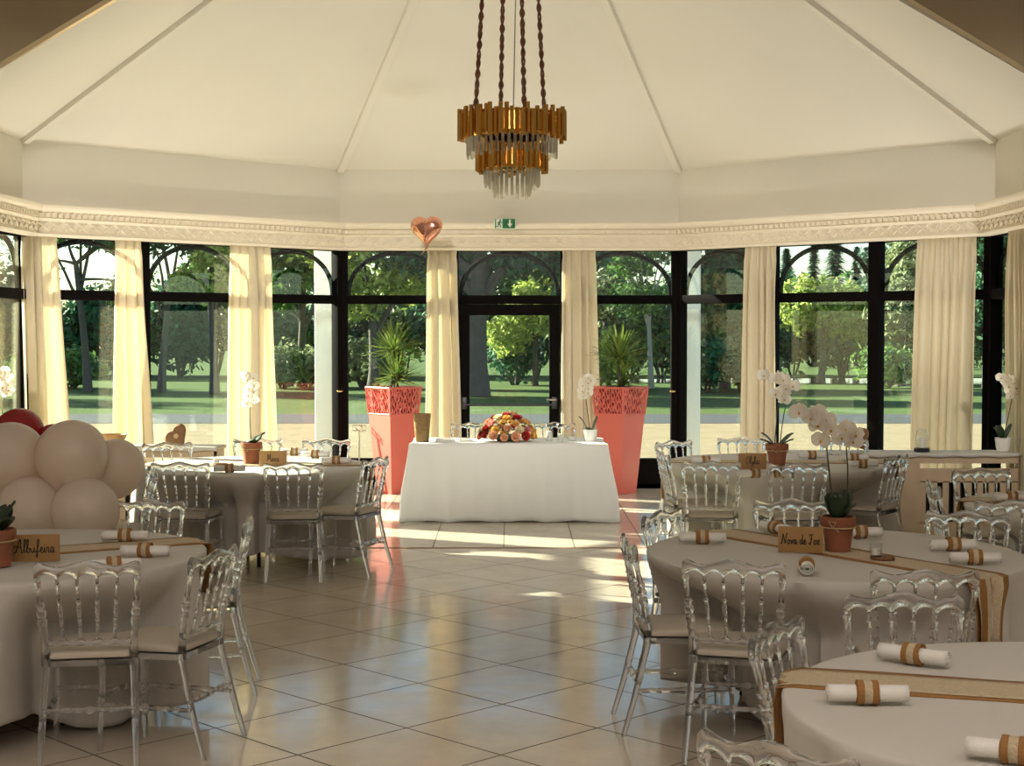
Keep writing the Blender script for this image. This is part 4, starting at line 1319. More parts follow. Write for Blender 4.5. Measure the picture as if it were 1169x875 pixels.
# ------------------------------------------------------------------ name cards with handwriting
GL = {
 'A': ([[(.0, .05), (.12, .0), (.25, .3), (.42, .95), (.5, 1.0), (.52, .5), (.58, .0), (.66, .02)], [(-.02, .35), (.12, .5), (.3, .42), (.56, .45)]], .66),
 'l': ([[(.0, .05), (.14, .5), (.2, .95), (.12, 1.0), (.09, .6), (.12, .05), (.22, .05)]], .22),
 'b': ([[(.0, .05), (.14, .5), (.18, .95), (.1, 1.0), (.07, .5), (.1, .05), (.2, .0), (.28, .15), (.22, .35), (.14, .3)], [(.26, .28), (.36, .3)]], .36),
 'u': ([[(.0, .35), (.03, .1), (.12, .0), (.22, .15), (.25, .4), (.25, .1), (.32, .0), (.38, .1)]], .38),
 'f': ([[(.0, .05), (.14, .45), (.22, .95), (.13, 1.0), (.1, .5), (.08, -.3), (.02, -.35), (.03, -.1), (.2, .08), (.28, .1)]], .28),
 'e': ([[(.0, .12), (.14, .22), (.18, .35), (.1, .42), (.04, .25), (.08, .03), (.18, .0), (.28, .12)]], .28),
 'i': ([[(.0, .1), (.06, .4), (.05, .1), (.1, .0), (.18, .1)], [(.07, .58), (.08, .62)]], .18),
 'r': ([[(.0, .1), (.06, .42), (.07, .36), (.18, .38), (.16, .1), (.22, .0), (.3, .1)]], .30),
 'a': ([[(.22, .38), (.1, .42), (.02, .2), (.08, .0), (.18, .1), (.24, .4), (.23, .1), (.28, .0), (.34, .08)]], .34),
 'N': ([[(-.08, .1), (.0, .02), (.08, .3), (.16, .95), (.2, .8), (.34, .05), (.4, .5), (.5, 1.0), (.58, .98)]], .52),
 'o': ([[(.12, .4), (.02, .25), (.06, .02), (.18, .02), (.24, .25), (.14, .42), (.2, .34), (.32, .36)]], .32),
 'v': ([[(.0, .38), (.06, .3), (.1, .0), (.2, .3), (.22, .4), (.3, .36)]], .28),
 'd': ([[(.2, .36), (.08, .4), (.02, .18), (.08, .0), (.18, .12), (.26, .95), (.22, .2), (.28, .0), (.34, .1)]], .34),
 'F': ([[(.02, .8), (.1, .95), (.3, .9), (.42, 1.0)], [(.24, .92), (.2, .4), (.12, .0), (.0, .05), (.02, .2)], [(.1, .5), (.32, .52)]], .42),
 'z': ([[(.02, .36), (.2, .4), (.04, .04), (.14, .06), (.26, .0)]], .28),
 'O': ([[(.3, .95), (.08, .75), (.02, .3), (.16, .0), (.38, .15), (.46, .6), (.34, .95), (.22, .85)]], .48),
 'y': ([[(.0, .38), (.05, .1), (.14, .05), (.22, .38), (.2, -.2), (.06, -.4), (.0, -.25), (.3, .08)]], .30),
 'k': ([[(.0, .05), (.12, .5), (.18, .95), (.1, .98), (.07, .4), (.07, .0)], [(.22, .4), (.08, .2), (.18, .1), (.26, .0), (.34, .08)]], .34),
 'M': ([[(-.05, .05), (.05, .1), (.14, .95), (.26, .2), (.42, .98), (.46, .4), (.5, .0), (.58, .05)]], .58),
 ' ': ([], .22),
}
def spline(pts, k=5):
    out = []
    P = [pts[0]] + list(pts) + [pts[-1]]
    for i in range(1, len(P) - 2):
        for s in range(k):
            t = s / k
            q = []
            for c in (0, 1):
                a, b, d, e = P[i - 1][c], P[i][c], P[i + 1][c], P[i + 2][c]
                q.append(0.5 * (2 * b + (d - a) * t + (2 * a - 5 * b + 4 * d - e) * t * t + (3 * b - a - 3 * d + e) * t ** 3))
            out.append(tuple(q))
    out.append(tuple(pts[-1]))
    return out
def name_card(px, py, text, w, hgt, label, rz=0.0):
    p = on_z(px, py, 0.763)
    r = empty('name_card', (p.x, p.y, 0.7625), R(rz)); tag(r, label, 'name card', 'wooden name cards')
    m = MB(); m.box(-w / 2, w / 2, -0.009, 0.009, 0.0, hgt, 0.003); m.build('board', M['card'], r)
    tot = sum(GL[c][1] for c in text)
    sc = min(w * 0.86 / tot, hgt * 0.5)
    x = -tot * sc / 2
    z0 = hgt * 0.34
    m = MB()
    for c in text:
        for st in GL[c][0]:
            m.tube([(x + u * sc, -0.0105, z0 + v * sc * 0.95) for u, v in spline(st)], max(0.0022, sc * 0.028), 5)
        x += GL[c][1] * sc
    m.build('handwriting', M['ink'], r)
name_card(40, 641, 'Albufeira', 0.225, 0.125, 'wooden name card lettered Albufeira on the front left table', 6)
name_card(914, 631, 'Nova de Foz', 0.215, 0.125, 'wooden name card lettered Nova de Foz on the front right table', -10)
name_card(859, 536, 'Olyka', 0.215, 0.125, 'wooden name card lettered Olyka on the far right table', -2)
name_card(312, 533, 'Mara', 0.215, 0.125, 'wooden name card lettered with an M word on the far left table', 0)

# ------------------------------------------------------------------ orchids
def flower_mesh():
    m = MB()
    def petal(ang, L, W, cup):
        c, s = math.cos(ang), math.sin(ang)
        def fn(i, j):
            u = i / 4 - 0.5; v = j / 5
            w = W * math.sin(PI * min(1, 0.12 + v * 0.88)) ** 0.6
            a, b = u * w * 1.9, v * L
            return (c * b - s * a, cup * v * v * 0.02 - 0.006 - abs(u) * 0.006, s * b + c * a)
        m.grid(fn, 5, 6)
    m.cur = 0
    petal(R(90), 0.042, 0.022, 1); petal(R(215), 0.042, 0.02, 1); petal(R(325), 0.042, 0.02, 1)
    petal(R(5), 0.048, 0.036, -1); petal(R(175), 0.048, 0.036, -1)
    m.cur = 1
    m.sphere((0, -0.012, -0.006), 0.006, 1, 1.2, 1.2, 8, 6)
    return m.mesh('flower', [M['petal'], M['petal_core']], 70)
FLOWER = flower_mesh()
def orchid(x, y, z, label, pot, stems, leaves, seed, r0=0.08, hp=0.165, fs=1.0):
    rs = random.Random(seed)
    r = empty('potted_orchid', (x, y, z)); tag(r, label, 'orchid', 'white orchids in pots')
    m = MB()
    if pot == 'terracotta':
        m.lathe([(r0 * .72, 0), (r0 * .90, hp * .72), (r0 * 1.0, hp * .72), (r0 * 1.03, hp * .75), (r0 * 1.03, hp * .98), (r0 * .98, hp), (r0 * .9, hp), (r0 * .88, hp * .85)], 28)
        po = m.build('pot', M['terracotta'], r)
        s = MB(); s.tube([(r0 * 1.0 * math.cos(t), r0 * 1.0 * math.sin(t), hp * 0.69) for t in [2 * PI * k / 32 for k in range(32)]], 0.004, 6, closed=True)
        s.tube([(-r0 * 0.5, -r0 * .9, hp * .7), (-r0 * .75, -r0 * .9, hp * .9), (-r0 * .35, -r0 * 1.0, hp * .86), (-r0 * .5, -r0 * .9, hp * .7), (-r0 * .15, -r0 * 1.02, hp * .6)], 0.003, 5)
        s.build('raffia_tie', M['kraft'], po)
    else:
        m.lathe([(r0 * .68, 0), (r0 * .86, hp * .3), (r0 * .98, hp * .9), (r0, hp), (r0 * .9, hp), (r0 * .85, hp * .85)], 28)
        m.build('pot', M['whitepot'], r)
    m = MB(); m.lathe([(0.0, hp * .9), (r0 * .9, hp * .86), (r0 * 0.88, hp * 0.84)], 20); m.build('soil', M['soil'], r)
    for (ang, L, w, rise) in leaves:
        m = MB(); c, s_ = math.cos(R(ang)), math.sin(R(ang))
        def fn(i, j):
            u = i / 4 - 0.5; v = j / 8
            ww = w * math.sin(PI * (0.1 + 0.86 * v)) ** 0.7
            o = 0.02 + L * v * math.cos(rise) + 0.0
            zz = hp * 0.88 + L * math.sin(rise) * v * (1 - 0.25 * v * v) + abs(u) * w * 0.5
            return (c * o - s_ * u * ww * 2, s_ * o + c * u * ww * 2, zz)
        m.grid(fn, 5, 9)
        o = m.build('leaf', M['orchid_leaf'], r, smooth=80)
        md = o.modifiers.new('thick', 'SOLIDIFY'); md.thickness = 0.003
    for (bx, pts, nf, spread) in stems:
        # pts: points of the stem (dx, dy, dz above the pot's rim)
        P = [Vector((bx, 0, hp * 0.86))] + [Vector((p[0], p[1], hp + p[2])) for p in pts]
        sm = []
        for i in range(len(P) - 1):
            for k in range(6):
                t = k / 6
                a, b, c_, e = P[max(i - 1, 0)], P[i], P[i + 1], P[min(i + 2, len(P) - 1)]
                sm.append(0.5 * (2 * b + (c_ - a) * t + (2 * a - 5 * b + 4 * c_ - e) * t * t + (3 * b - a - 3 * c_ + e) * t ** 3))
        sm.append(P[-1])
        m = MB(); m.tube(sm, [0.0045 - 0.0022 * k / len(sm) for k in range(len(sm))], 6); st = m.build('flower_stem', M['stem'], r)
        nS = len(sm)
        cum = [0.0]
        for q_ in range(1, nS): cum.append(cum[-1] + (sm[q_] - sm[q_ - 1]).length)
        for k in range(nf):
            t = 1 - spread * k / max(1, nf - 1)
            p = min(((abs(c_ - t * cum[-1]), q_) for q_, c_ in enumerate(cum)))[1]
            p = sm[p]
            sd = 1 if k % 2 else -1
            inst('flower', FLOWER, r, (p.x + sd * 0.022 * fs, p.y - 0.02, p.z + rs.uniform(-.01, .01)), (R(rs.uniform(-15, 15)), R(rs.uniform(-20, 20)), R(sd * 22 + rs.uniform(-25, 25))), (fs, fs, fs))
orchid(1.595, 7.34, 0.7625, 'large two-stemmed white orchid with broad dark leaves on the front right table', 'terracotta',
       [(-0.02, [(-0.05, -0.02, .22), (-0.075, -0.03, .40), (-0.11, -0.04, .48), (-0.185, -0.05, .52)], 7, .32), (0.03, [(0.045, 0, .2), (0.035, -0.01, .36), (0.05, -0.02, .43)], 4, .16)],
       [(150, .15, .055, 1.25), (30, .18, .055, 1.35), (250, .16, .05, 1.3), (100, .17, .05, 1.2), (330, .12, .045, 1.0)], 3, 0.083, 0.17, 1.05)
p = on_z(887, 531, 0.763)
orchid(p.x, p.y, 0.7625, 'white orchid with two stems in a terracotta pot on the far right table', 'terracotta',
       [(-0.02, [(0.0, 0, .25), (0.02, -0.01, .45), (-0.01, -0.02, .53), (-0.08, -0.03, .55)], 6, .4), (0.02, [(0.05, 0, .22), (0.09, 0, .42), (0.07, -.01, .5)], 3, .15)],
       [(160, .17, .035, .9), (190, .14, .035, .55), (20, .18, .035, .8), (345, .13, .035, .6)], 4, 0.088, 0.17, 1.3)
p = on_z(287, 529, 0.763)
orchid(p.x, p.y, 0.7625, 'white orchid with one upright stem in a terracotta pot on the far left table', 'terracotta',
       [(0.0, [(-0.01, 0, .25), (0.01, 0, .42), (0.0, 0, .5), (-0.01, 0, .54)], 9, .38)],
       [(175, .13, .035, .2), (20, .15, .05, .9), (300, .12, .04, .5), (60, .13, .04, .7)], 5, 0.085, 0.17, 0.95)
p = on_z(2, 646, 0.763)
orchid(p.x - 0.02, p.y, 0.7625, 'orchid in a terracotta pot cut off at the left edge beside the Albufeira card', 'terracotta',
       [(0.0, [(-0.1, 0, .25), (-0.18, 0, .42), (-0.25, 0, .5)], 5, .35)], [(20, .19, .05, 1.25), (70, .16, .05, 1.2), (160, .15, .05, 1.1), (330, .12, .05, .9)], 6, 0.083, 0.17, 1.2)

# ------------------------------------------------------------------ head table
HX, HY0, HY1 = -0.035, 14.32, 15.08
ht = empty('head_table', (HX, (HY0 + HY1) / 2, 0)); tag(ht, 'rectangular head table under the long white cloth before the glass door', 'table')
m = MB(); m.box(-0.915, 0.915, -0.37, 0.37, 0.715, 0.745, 0.006); m.build('tabletop', M['wood'], ht)
for sx in (-1, 1):
    for sy in (-1, 1):
        m = MB(); m.tube([(sx * 0.75, sy * 0.28, 0.715), (sx * 0.78, sy * 0.30, 0)], 0.016, 8); m.build('leg', M['black'], ht)
m = MB()
hx, hy = 0.925, 0.38
per = []
n1, n2 = 60, 26
for k in range(n1): per.append((-hx + 2 * hx * k / n1, -hy, 0, -1))
for k in range(n2): per.append((hx, -hy + 2 * hy * k / n2, 1, 0))
for k in range(n1): per.append((hx - 2 * hx * k / n1, hy, 0, 1))
for k in range(n2): per.append((-hx, hy - 2 * hy * k / n2, -1, 0))
NP = len(per)
rows = [('t', 0.0), ('t', .5), ('t', .9), ('t', .99)] + [('s', k / 16) for k in range(17)]
def hfn(i, j):
    x, y, nx, ny = per[i]
    kind, v = rows[j]
    if kind == 't':
        return (x * v, y * v, 0.7535 if v < .95 else 0.752)
    cd = math.hypot(abs(x) - hx, abs(y) - hy)
    cn = math.exp(-(cd / 0.12) ** 2)
    s_ = i / NP * 2 * PI
    wv = 0.5 * math.sin(s_ * 17 + 0.6) + 0.5 * math.sin(s_ * 29 + 1.2 + math.sin(s_ * 5)) + 0.25 * math.sin(s_ * 47)
    out = 0.005 + 0.03 * v + 0.016 * v * wv
    ex_ = cn * (0.02 + 0.13 * v ** 1.2 * (1 - 0.35 * smoothstep(.55, 1, v)))
    dx, dy = nx * out, ny * out
    if cn > 0.02:
        dx += math.copysign(1, x) * ex_ * (0.9); dy += math.copysign(1, y) * ex_ * 0.45
    z = 0.747 - (0.747 - 0.012 - 0.008 * math.sin(s_ * 11)) * v
    return (x + dx, y + dy, z)
m.grid(hfn, NP, len(rows), closed_u=True)
o = m.build('tablecloth', M['headcloth'], loc=(HX, (HY0 + HY1) / 2, 0), smooth=60)
md = o.modifiers.new('thick', 'SOLIDIFY'); md.thickness = 0.002; md.offset = 1
tag(o, 'long white cloth reaching the floor on the rectangular head table', 'tablecloth')

# flower arrangement
bq = empty('flower_arrangement', (at_y(579, 505, 14.55).x, 14.56, 0.756)); tag(bq, 'low arrangement of red, yellow and peach roses on the head table', 'flowers')
def rose_mesh(name, mt):
    m = MB()
    for layer, (rad, hgt, npet) in enumerate(((0.012, 0.03, 3), (0.022, 0.034, 4), (0.033, 0.032, 5), (0.042, 0.026, 5))):
        for k in range(npet):
            a0 = 2 * PI * k / npet + layer * 0.7
            def fn(i, j):
                u = i / 5 - 0.5; v = j / 4
                a = a0 + u * (2 * PI / npet) * 1.35
                rr = rad * (0.35 + 0.65 * v ** 0.7) + 0.006 * max(0, v - 0.7) * layer
                return (rr * math.cos(a), rr * math.sin(a), hgt * v * (1 - 0.5 * (abs(u) * 2) ** 4 * 0.4) - layer * 0.003)
            m.grid(fn, 6, 5)
    m.sphere((0, 0, 0.014), 0.012, 1, 1, 1.2, 8, 6)
    return m.mesh(name, mt, 60)
ROSE = [rose_mesh('rose', M[k]) for k in ('rose_red', 'rose_yellow', 'rose_peach', 'rose_pink', 'rose_cream')]
m = MB(); m.lathe([(0.09, 0), (0.12, 0.03), (0.12, 0.06), (0.0, 0.075)], 20); m.build('floral_tray', M['orchid_leaf'], bq)
rs = random.Random(12)
def bq_pos(a, e):
    return Vector((0.26 * math.cos(a) * math.cos(e), 0.15 * math.sin(a) * math.cos(e), 0.03 + 0.22 * math.sin(e)))
cnt = 0
for ring, (e, nn) in enumerate(((0.12, 15), (0.42, 13), (0.75, 10), (1.1, 7), (1.5, 2))):
    for k in range(nn):
        a = 2 * PI * k / nn + ring * 0.37
        p = bq_pos(a, e + rs.uniform(-.05, .05))
        if ring == 0 and -2.6 < math.atan2(p.y, p.x) < -0.5: p.y -= 0.03
        nrm = Vector((p.x / 0.07, p.y / 0.025, (p.z - 0.0) / 0.04)).normalized()
        col = rs.choices(range(5), (0.22, 0.27, 0.22, 0.15, 0.2))[0]
        if abs(p.x) > 0.2: col = rs.choice((0, 0, 1, 4))
        o = inst('rose', ROSE[col], bq, tuple(p), tuple(nrm.to_track_quat('Z', 'Y').to_euler()), (1.0, 1.0, 1.0) if rs.random() < .6 else (.82, .82, .82))
        o['label'] = ('red rose', 'yellow rose', 'peach rose', 'pink rose', 'cream rose')[col]
m = MB()
for k in range(150):
    a, e = rs.uniform(0, 2 * PI), rs.uniform(0.0, 1.0)
    p = bq_pos(a, e) * rs.uniform(.9, 1.12)
    p.z = max(p.z, 0.012)
    dv = Vector((math.cos(a) * 2, math.sin(a), rs.uniform(-.1, .6))).normalized(); c = dv.cross(Vector((0, 0, 1))).normalized(); s = rs.uniform(.03, .055)
    m.add([p - dv * s * .5, p + c * s * .3, p + dv * s + Vector((0, 0, -.01 if p.z > .03 else 0)), p - c * s * .3], [(0, 1, 2, 3)])
m.build('greenery', M['bouquet_leaf'], bq, smooth=0)
# gold gift-wrap fan at the top of the arrangement
m = MB(); m.grid(lambda i, j: (-0.07 + 0.14 * i / 10 + 0.01 * j, 0.02 + 0.012 * math.sin(i * 1.9), 0.23 + 0.06 * j / 3), 11, 4)
o = m.build('jute_bow', M['kraft'], bq); md = o.modifiers.new('t', 'SOLIDIFY'); md.thickness = 0.004

# bronze vase
p = at_y(482, 506, 14.5)
m = MB()
vs = []
for (s, z) in ((0.063, 0), (0.066, 0.01), (0.085, 0.27), (0.079, 0.27), (0.06, 0.02)):
    for k in range(28):
        t = 2 * PI * k / 28
        ct, st = math.cos(t), math.sin(t)
        q = 1 / (abs(ct) ** 4 + abs(st) ** 4) ** 0.25
        vs.append((s * q * ct, s * q * st, z))
m.add(vs, [(r_ * 28 + k, r_ * 28 + (k + 1) % 28, (r_ + 1) * 28 + (k + 1) % 28, (r_ + 1) * 28 + k) for r_ in range(4) for k in range(28)] + [tuple(range(28))])
tag(m.build('vase', M['glitter'], loc=(p.x, 14.5, 0.757)), 'square bronze glitter vase at the left end of the head table', 'vase')
p = at_y(674, 505, 14.5)
orchid(p.x, 14.55, 0.757, 'white orchid in a white pot at the right end of the head table', 'white',
       [(0.0, [(-0.03, 0, .2), (-0.05, 0, .38), (-0.04, 0, .46), (-0.0, 0, .5)], 9, .35)], [(170, .20, .03, 1.1), (20, .19, .028, 1.25), (250, .1, .03, .5)], 9, 0.072, 0.115, 1.1)
def candle_glass(px, hgt, rad, y, label):
    p = at_y(px, 503, y)
    r = empty('candle_glass', (p.x, y, 0.757)); tag(r, label, 'candle holder', 'candles on the head table')
    m = MB(); m.lathe([(rad * .9, 0), (rad, 0.01), (rad, hgt), (rad * .9, hgt), (rad * .85, 0.012)], 20); m.build('glass', M['clear'], r)
    m = MB(); m.lathe([(0.0, 0.014), (rad * .8, 0.014), (rad * .8, hgt * .75), (0.0, hgt * .78)], 16); m.build('candle', M['wax'], r)
    m = MB(); m.tube([(0, 0, hgt * .77), (0.002, 0, hgt * .84)], 0.002, 5); m.build('wick', M['black'], r)
candle_glass(627, 0.125, 0.036, 14.6, 'tallest white candle right of the flowers on the head table')
candle_glass(640, 0.095, 0.034, 14.55, 'middle white candle right of the flowers on the head table')
candle_glass(653, 0.055, 0.045, 14.62, 'lowest widest white candle right of the flowers on the head table')
def folded_napkin(px, w, label):
    p = at_y(px, 504, 14.55)
    r = MB(); 
    for k in range(3): r.box(-w / 2 + .006 * k, w / 2 - .004 * k, -0.07 + .004 * k, 0.07, 0.008 * k, 0.008 * k + 0.007, 0.002)
    r.tube([(-w / 2 + .01, -.03, .028), (w / 2 - .02, .01, .03)], 0.006, 6)
    tag(r.build('folded_napkin', M['napkin'], loc=(p.x, 14.55, 0.757), rot=(0, 0, 0.1)), label, 'napkin', 'folded napkins on the head table')
folded_napkin(508, 0.2, 'folded white napkin beside the bronze vase on the head table')
folded_napkin(531, 0.15, 'folded white napkin touching the left side of the head table flowers')

# ------------------------------------------------------------------ coral planters with yuccas
def planter(x, y, rz, label, heads, plabel, seed):
    r = empty('planter', (x, y, 0), rz); tag(r, label, 'planter', 'coral red planters')
    H, b0, b1, zb = 1.2, 0.132, 0.222, 0.885
    def hs(z): return b0 + (b1 - b0) * z / H
    m = MB()
    z1 = zb
    def ring(s, z): return [(-s, -s, z), (s, -s, z), (s, s, z), (-s, s, z)]
    lay = ring(hs(0) - .004, 0) + ring(hs(0), 0.006) + ring(hs(z1), z1) + ring(hs(z1) - 0.01, z1 + 0.002)
    m.add(lay, [(a * 4 + k, a * 4 + (k + 1) % 4, (a + 1) * 4 + (k + 1) % 4, (a + 1) * 4 + k) for a in range(3) for k in range(4)] + [(3, 2, 1, 0), (12, 13, 14, 15)])
    m.build('body', M['coral'], r, smooth=0)
    m = MB()
    s0, s1 = hs(z1) - 0.04, hs(H) - 0.042
    m.add(ring(s0, z1) + ring(s1, H - 0.02) + ring(s1 - .02, H - 0.02) + ring(s0 - .02, z1),
          [(a * 4 + k, a * 4 + (k + 1) % 4, (a + 1) * 4 + (k + 1) % 4, (a + 1) * 4 + k) for a in range(3) for k in range(4)])
    m.build('liner', M['coral_dark'], r, smooth=0)
    rs = random.Random(seed)
    m = MB()
    for k in range(4):
        m.m = Matrix.Rotation(k * PI / 2, 4, 'Z')
        def P(u, z): return (u * hs(z), -hs(z) + 0.002, z)
        m.tube([P(-1, H - .012), P(1, H - .012)], 0.013, 6); m.tube([P(-1, zb + .008), P(1, zb + .008)], 0.010, 6)
        m.tube([P(-1, zb), P(-1, H)], 0.012, 6)
        # interlaced leaf-like lattice
        for q in range(7):
            u = -0.92 + 1.84 * q / 6
            for sgn in (-1, 1):
                pts = []
                for s in range(9):
                    v = s / 8
                    uu = u + sgn * 0.12 * math.sin(v * PI * 3 + q * 1.1) + rs.uniform(-.01, .01)
                    pts.append(P(max(-1, min(1, uu)), zb + 0.01 + (H - zb - 0.02) * v))
                m.tube(pts, [0.008 + 0.004 * math.sin(i * 2.2 + q) for i in range(9)], 5)
        for q in range(16):
            u, z = rs.uniform(-.92, .92), rs.uniform(zb + .02, H - .06)
            a = rs.choice((0.6, -0.6, 0.9, -0.9))
            m.tube([P(u, z), P(max(-1, min(1, u + 0.16 * a)), z + 0.05)], [0.005, 0.011], 5)
    m.m = Matrix.Identity(4)
    m.build('lattice_band', M['coral'], r)
    m = MB(); m.box(-s1 + .02, s1 - .02, -s1 + .02, s1 - .02, H - 0.1, H - 0.045); m.build('soil', M['soil'], r, smooth=0)
    # plant
    y_ = empty('yucca', (x, y, H - 0.045)); tag(y_, plabel, 'plant', 'yuccas in the coral planters')
    for (hx_, hy_, hz, L, nl) in heads:
        m = MB(); m.tube([(hx_ * .4, hy_ * .4, 0), (hx_ * .8, hy_, hz * .5), (hx_, hy_, hz)], [0.035, 0.028, 0.025], 8); m.build('trunk', M['bark'], y_)
        m = MB()
        for k in range(nl):
            a = rs.uniform(0, 2 * PI); el = rs.uniform(-0.25, 1.45)
            l = L * rs.uniform(.75, 1.1)
            dv = Vector((math.cos(a) * math.cos(el), math.sin(a) * math.cos(el), math.sin(el)))
            sd_ = Vector((-math.sin(a), math.cos(a), 0))
            base = Vector((hx_, hy_, hz)) + Vector((0, 0, rs.uniform(-.06, .04)))
            w = rs.uniform(.011, .019)
            vs = []
            for s in range(6):
                v = s / 5
                c = base + dv * l * v + Vector((0, 0, -0.10 * l * v * v * (1.2 - math.sin(max(el, 0)))))
                ww = w * (1 - v) ** 0.6
                vs += [c - sd_ * ww, c + Vector((0, 0, -0.003)), c + sd_ * ww]
            m.add(vs, [(s * 3 + i, s * 3 + i + 1, s * 3 + i + 4, s * 3 + i + 3) for s in range(5) for i in (0, 1)])
        m.build('leaf_tuft', M['yucca'], y_, smooth=60)
planter(-1.33, 16.88, R(42), 'tapered coral red planter with lattice band left of the head table', [(0.0, 0.05, 0.44, 0.36, 150), (0.04, -0.04, 0.14, 0.36, 150)],
        'spiky two-headed yucca in the left coral planter', 61)
planter(1.21, 16.88, R(48), 'tapered coral red planter with lattice band right of the head table', [(0.0, 0.0, 0.36, 0.38, 150), (0.03, 0.03, 0.10, 0.34, 110)],
        'bushy yucca in the right coral planter', 62)

# ------------------------------------------------------------------ slotted sideboards with what stands on them
def sideboard(x0, x1, y, hgt, label, name='radiator_cabinet'):
    w = x1 - x0
    r = empty(name, ((x0 + x1) / 2, y, 0)); tag(r, label, 'cabinet', 'slotted radiator cabinets')
    hw = w / 2
    m = MB(); m.box(-hw - .02, hw + .02, -.03, .36, hgt - .03, hgt, 0.006); m.build('top_board', M['wood'], r)
    m = MB()
    for x in (-hw, hw - .03): m.box(x, x + .03, 0, .34, 0, hgt - .03, 0.003)
    m.build('side_panel', M['wood'], r)
    npn = max(1, round(w / 0.9))
    pw = w / npn
    for k in range(npn):
        a = -hw + k * pw
        m = MB()
        m.box(a, a + pw, 0, 0.025, hgt - .09, hgt - .03)                 # top strip
        m.box(a, a + .09, 0, 0.025, 0, hgt - .09); m.box(a + pw - .09, a + pw, 0, 0.025, 0, hgt - .09)
        m.box(a + .09, a + pw - .09, 0, .025, hgt - .26, hgt - .135)
        m.box(a + .09, a + pw - .09, 0, .025, 0, 0.12)
        ns = 9
        sw_ = (pw - .18) / (ns * 2 - 1)
        for q in range(ns):
            u = a + .09 + sw_ * 2 * q
            m.box(u - (0.001 if q else 0), u + sw_ + .001, 0, .025, 0.11, hgt - .25)
        m.build('slotted_panel', M['wood'], r, smooth=0)
    m = MB(); m.box(-hw + .05, hw - .05, .12, .2, .1, hgt - .17, 0.01)
    for q in range(int((w - .1) / .05)): m.box(-hw + .06 + q * .05, -hw + .085 + q * .05, .1, .125, .12, hgt - .19)
    m.build('radiator', M['black'], r, smooth=0)
    c = MB()
    c.grid(lambda i, j: (-hw - .01 + (w + .02) * i / 60, (-.036 - .004 * math.sin(i * .9) if j == 0 else (-.034 if j == 1 else .34)),
                         (hgt - .028 + .006 * math.sin(i * .8)) if j == 0 else hgt + .003), 61, 3)
    o = c.build('sideboard_cloth', M['cloth'], loc=((x0 + x1) / 2, y, 0)); md = o.modifiers.new('t', 'SOLIDIFY'); md.thickness = 0.002
    tag(o, 'pale cloth laid over the top of the ' + label, 'tablecloth', 'cloths on the cabinets')
    return r
sideboard(2.50, 4.60, 13.40, 0.735, 'slotted wooden cabinet along the right windows')
sideboard(-4.60, -2.66, 13.55, 0.775, 'slotted wooden cabinet along the left windows')

def heart_outline(n=48):
    pts = []
    for k in range(n):
        t = 2 * PI * k / n
        x = 16 * math.sin(t) ** 3
        z = 13 * math.cos(t) - 4.2 * math.cos(2 * t) - 1.4 * math.cos(3 * t) - 0.7 * math.cos(4 * t)
        pts.append((x / 17, z / 17))
    return pts
def wicker_heart(x, y, z, s, tilt, label):
    r = empty('wicker_heart', (x, y, z)); tag(r, label, 'decoration', 'wicker hearts')
    o = heart_outline()
    c, sn = math.cos(tilt), math.sin(tilt)
    pts = [(s * (a * c - b * sn), s * (a * sn + b * c)) for a, b in o]
    zm = min(q[1] for q in pts)
    pts = [(a, b - zm + 0.004) for a, b in pts]
    m = MB()
    cx, cz = sum(a for a, b in pts) / len(pts), sum(b for a, b in pts) / len(pts)
    n = len(pts)
    lay = [(0.0, -.030), (.5, -.030), (.85, -.026), (1.0, 0.0), (.85, .026), (.5, .030), (0.0, .030)]
    m.grid(lambda i, j: (cx + (pts[i][0] - cx) * lay[j][0], lay[j][1], cz + (pts[i][1] - cz) * lay[j][0]), n, len(lay), closed_u=True)
    m.build('wicker_body', M['wicker'], r)
    m = MB()
    for k in range(5):
        a = 2 * PI * k / 5
        m.sphere((cx + .012 * s * 9 * math.cos(a), -.034, cz + .012 * s * 9 * math.sin(a)), .010 * s * 9, 1, .4, 1, 8, 6)
    m.build('jute_flower', M['kraft'], r)
p = at_y(201, 512, 13.62)
wicker_heart(p.x, 13.65, 0.780, 0.122, R(40), 'brown wicker heart leaning on the left cabinet')
p = at_y(983, 515, 13.5)
wicker_heart(p.x, 13.6, 0.740, 0.122, R(30), 'brown wicker heart on the right cabinet, behind the front orchid')
# wooden bowl
p = at_y(126, 500, 13.6)
m = MB(); m.lathe([(0.0, 0.0), (0.06, 0.0), (0.10, 0.05), (0.125, 0.105), (0.118, 0.105), (0.09, 0.05), (0.05, 0.012), (0.0, 0.012)], 28)
tag(m.build('wooden_bowl', M['card'], loc=(p.x, 13.7, 0.780)), 'small wooden bowl on the left cabinet above the white balloons', 'bowl')
# cloche
p = at_y(1053, 515, 13.5)
r = empty('glass_cloche', (p.x, 13.52, 0.740)); tag(r, 'glass cloche on a black base on the right cabinet', 'cloche')
m = MB(); m.lathe([(0.0, 0), (0.068, 0), (0.07, 0.01), (0.07, 0.03), (0.062, 0.036), (0.0, 0.036)], 28); m.build('base', M['black'], r)
m = MB(); m.lathe([(0.055, 0.036), (0.056, 0.14), (0.045, 0.185), (0.025, 0.205), (0.0001, 0.21)], 28)
o = m.build('dome', M['clear'], r); md = o.modifiers.new('t', 'SOLIDIFY'); md.thickness = 0.003
m = MB(); m.lathe([(0.0, 0.038), (0.03, 0.038), (0.032, 0.12), (0.0, 0.13)], 20); m.build('candle', M['wax'], r)
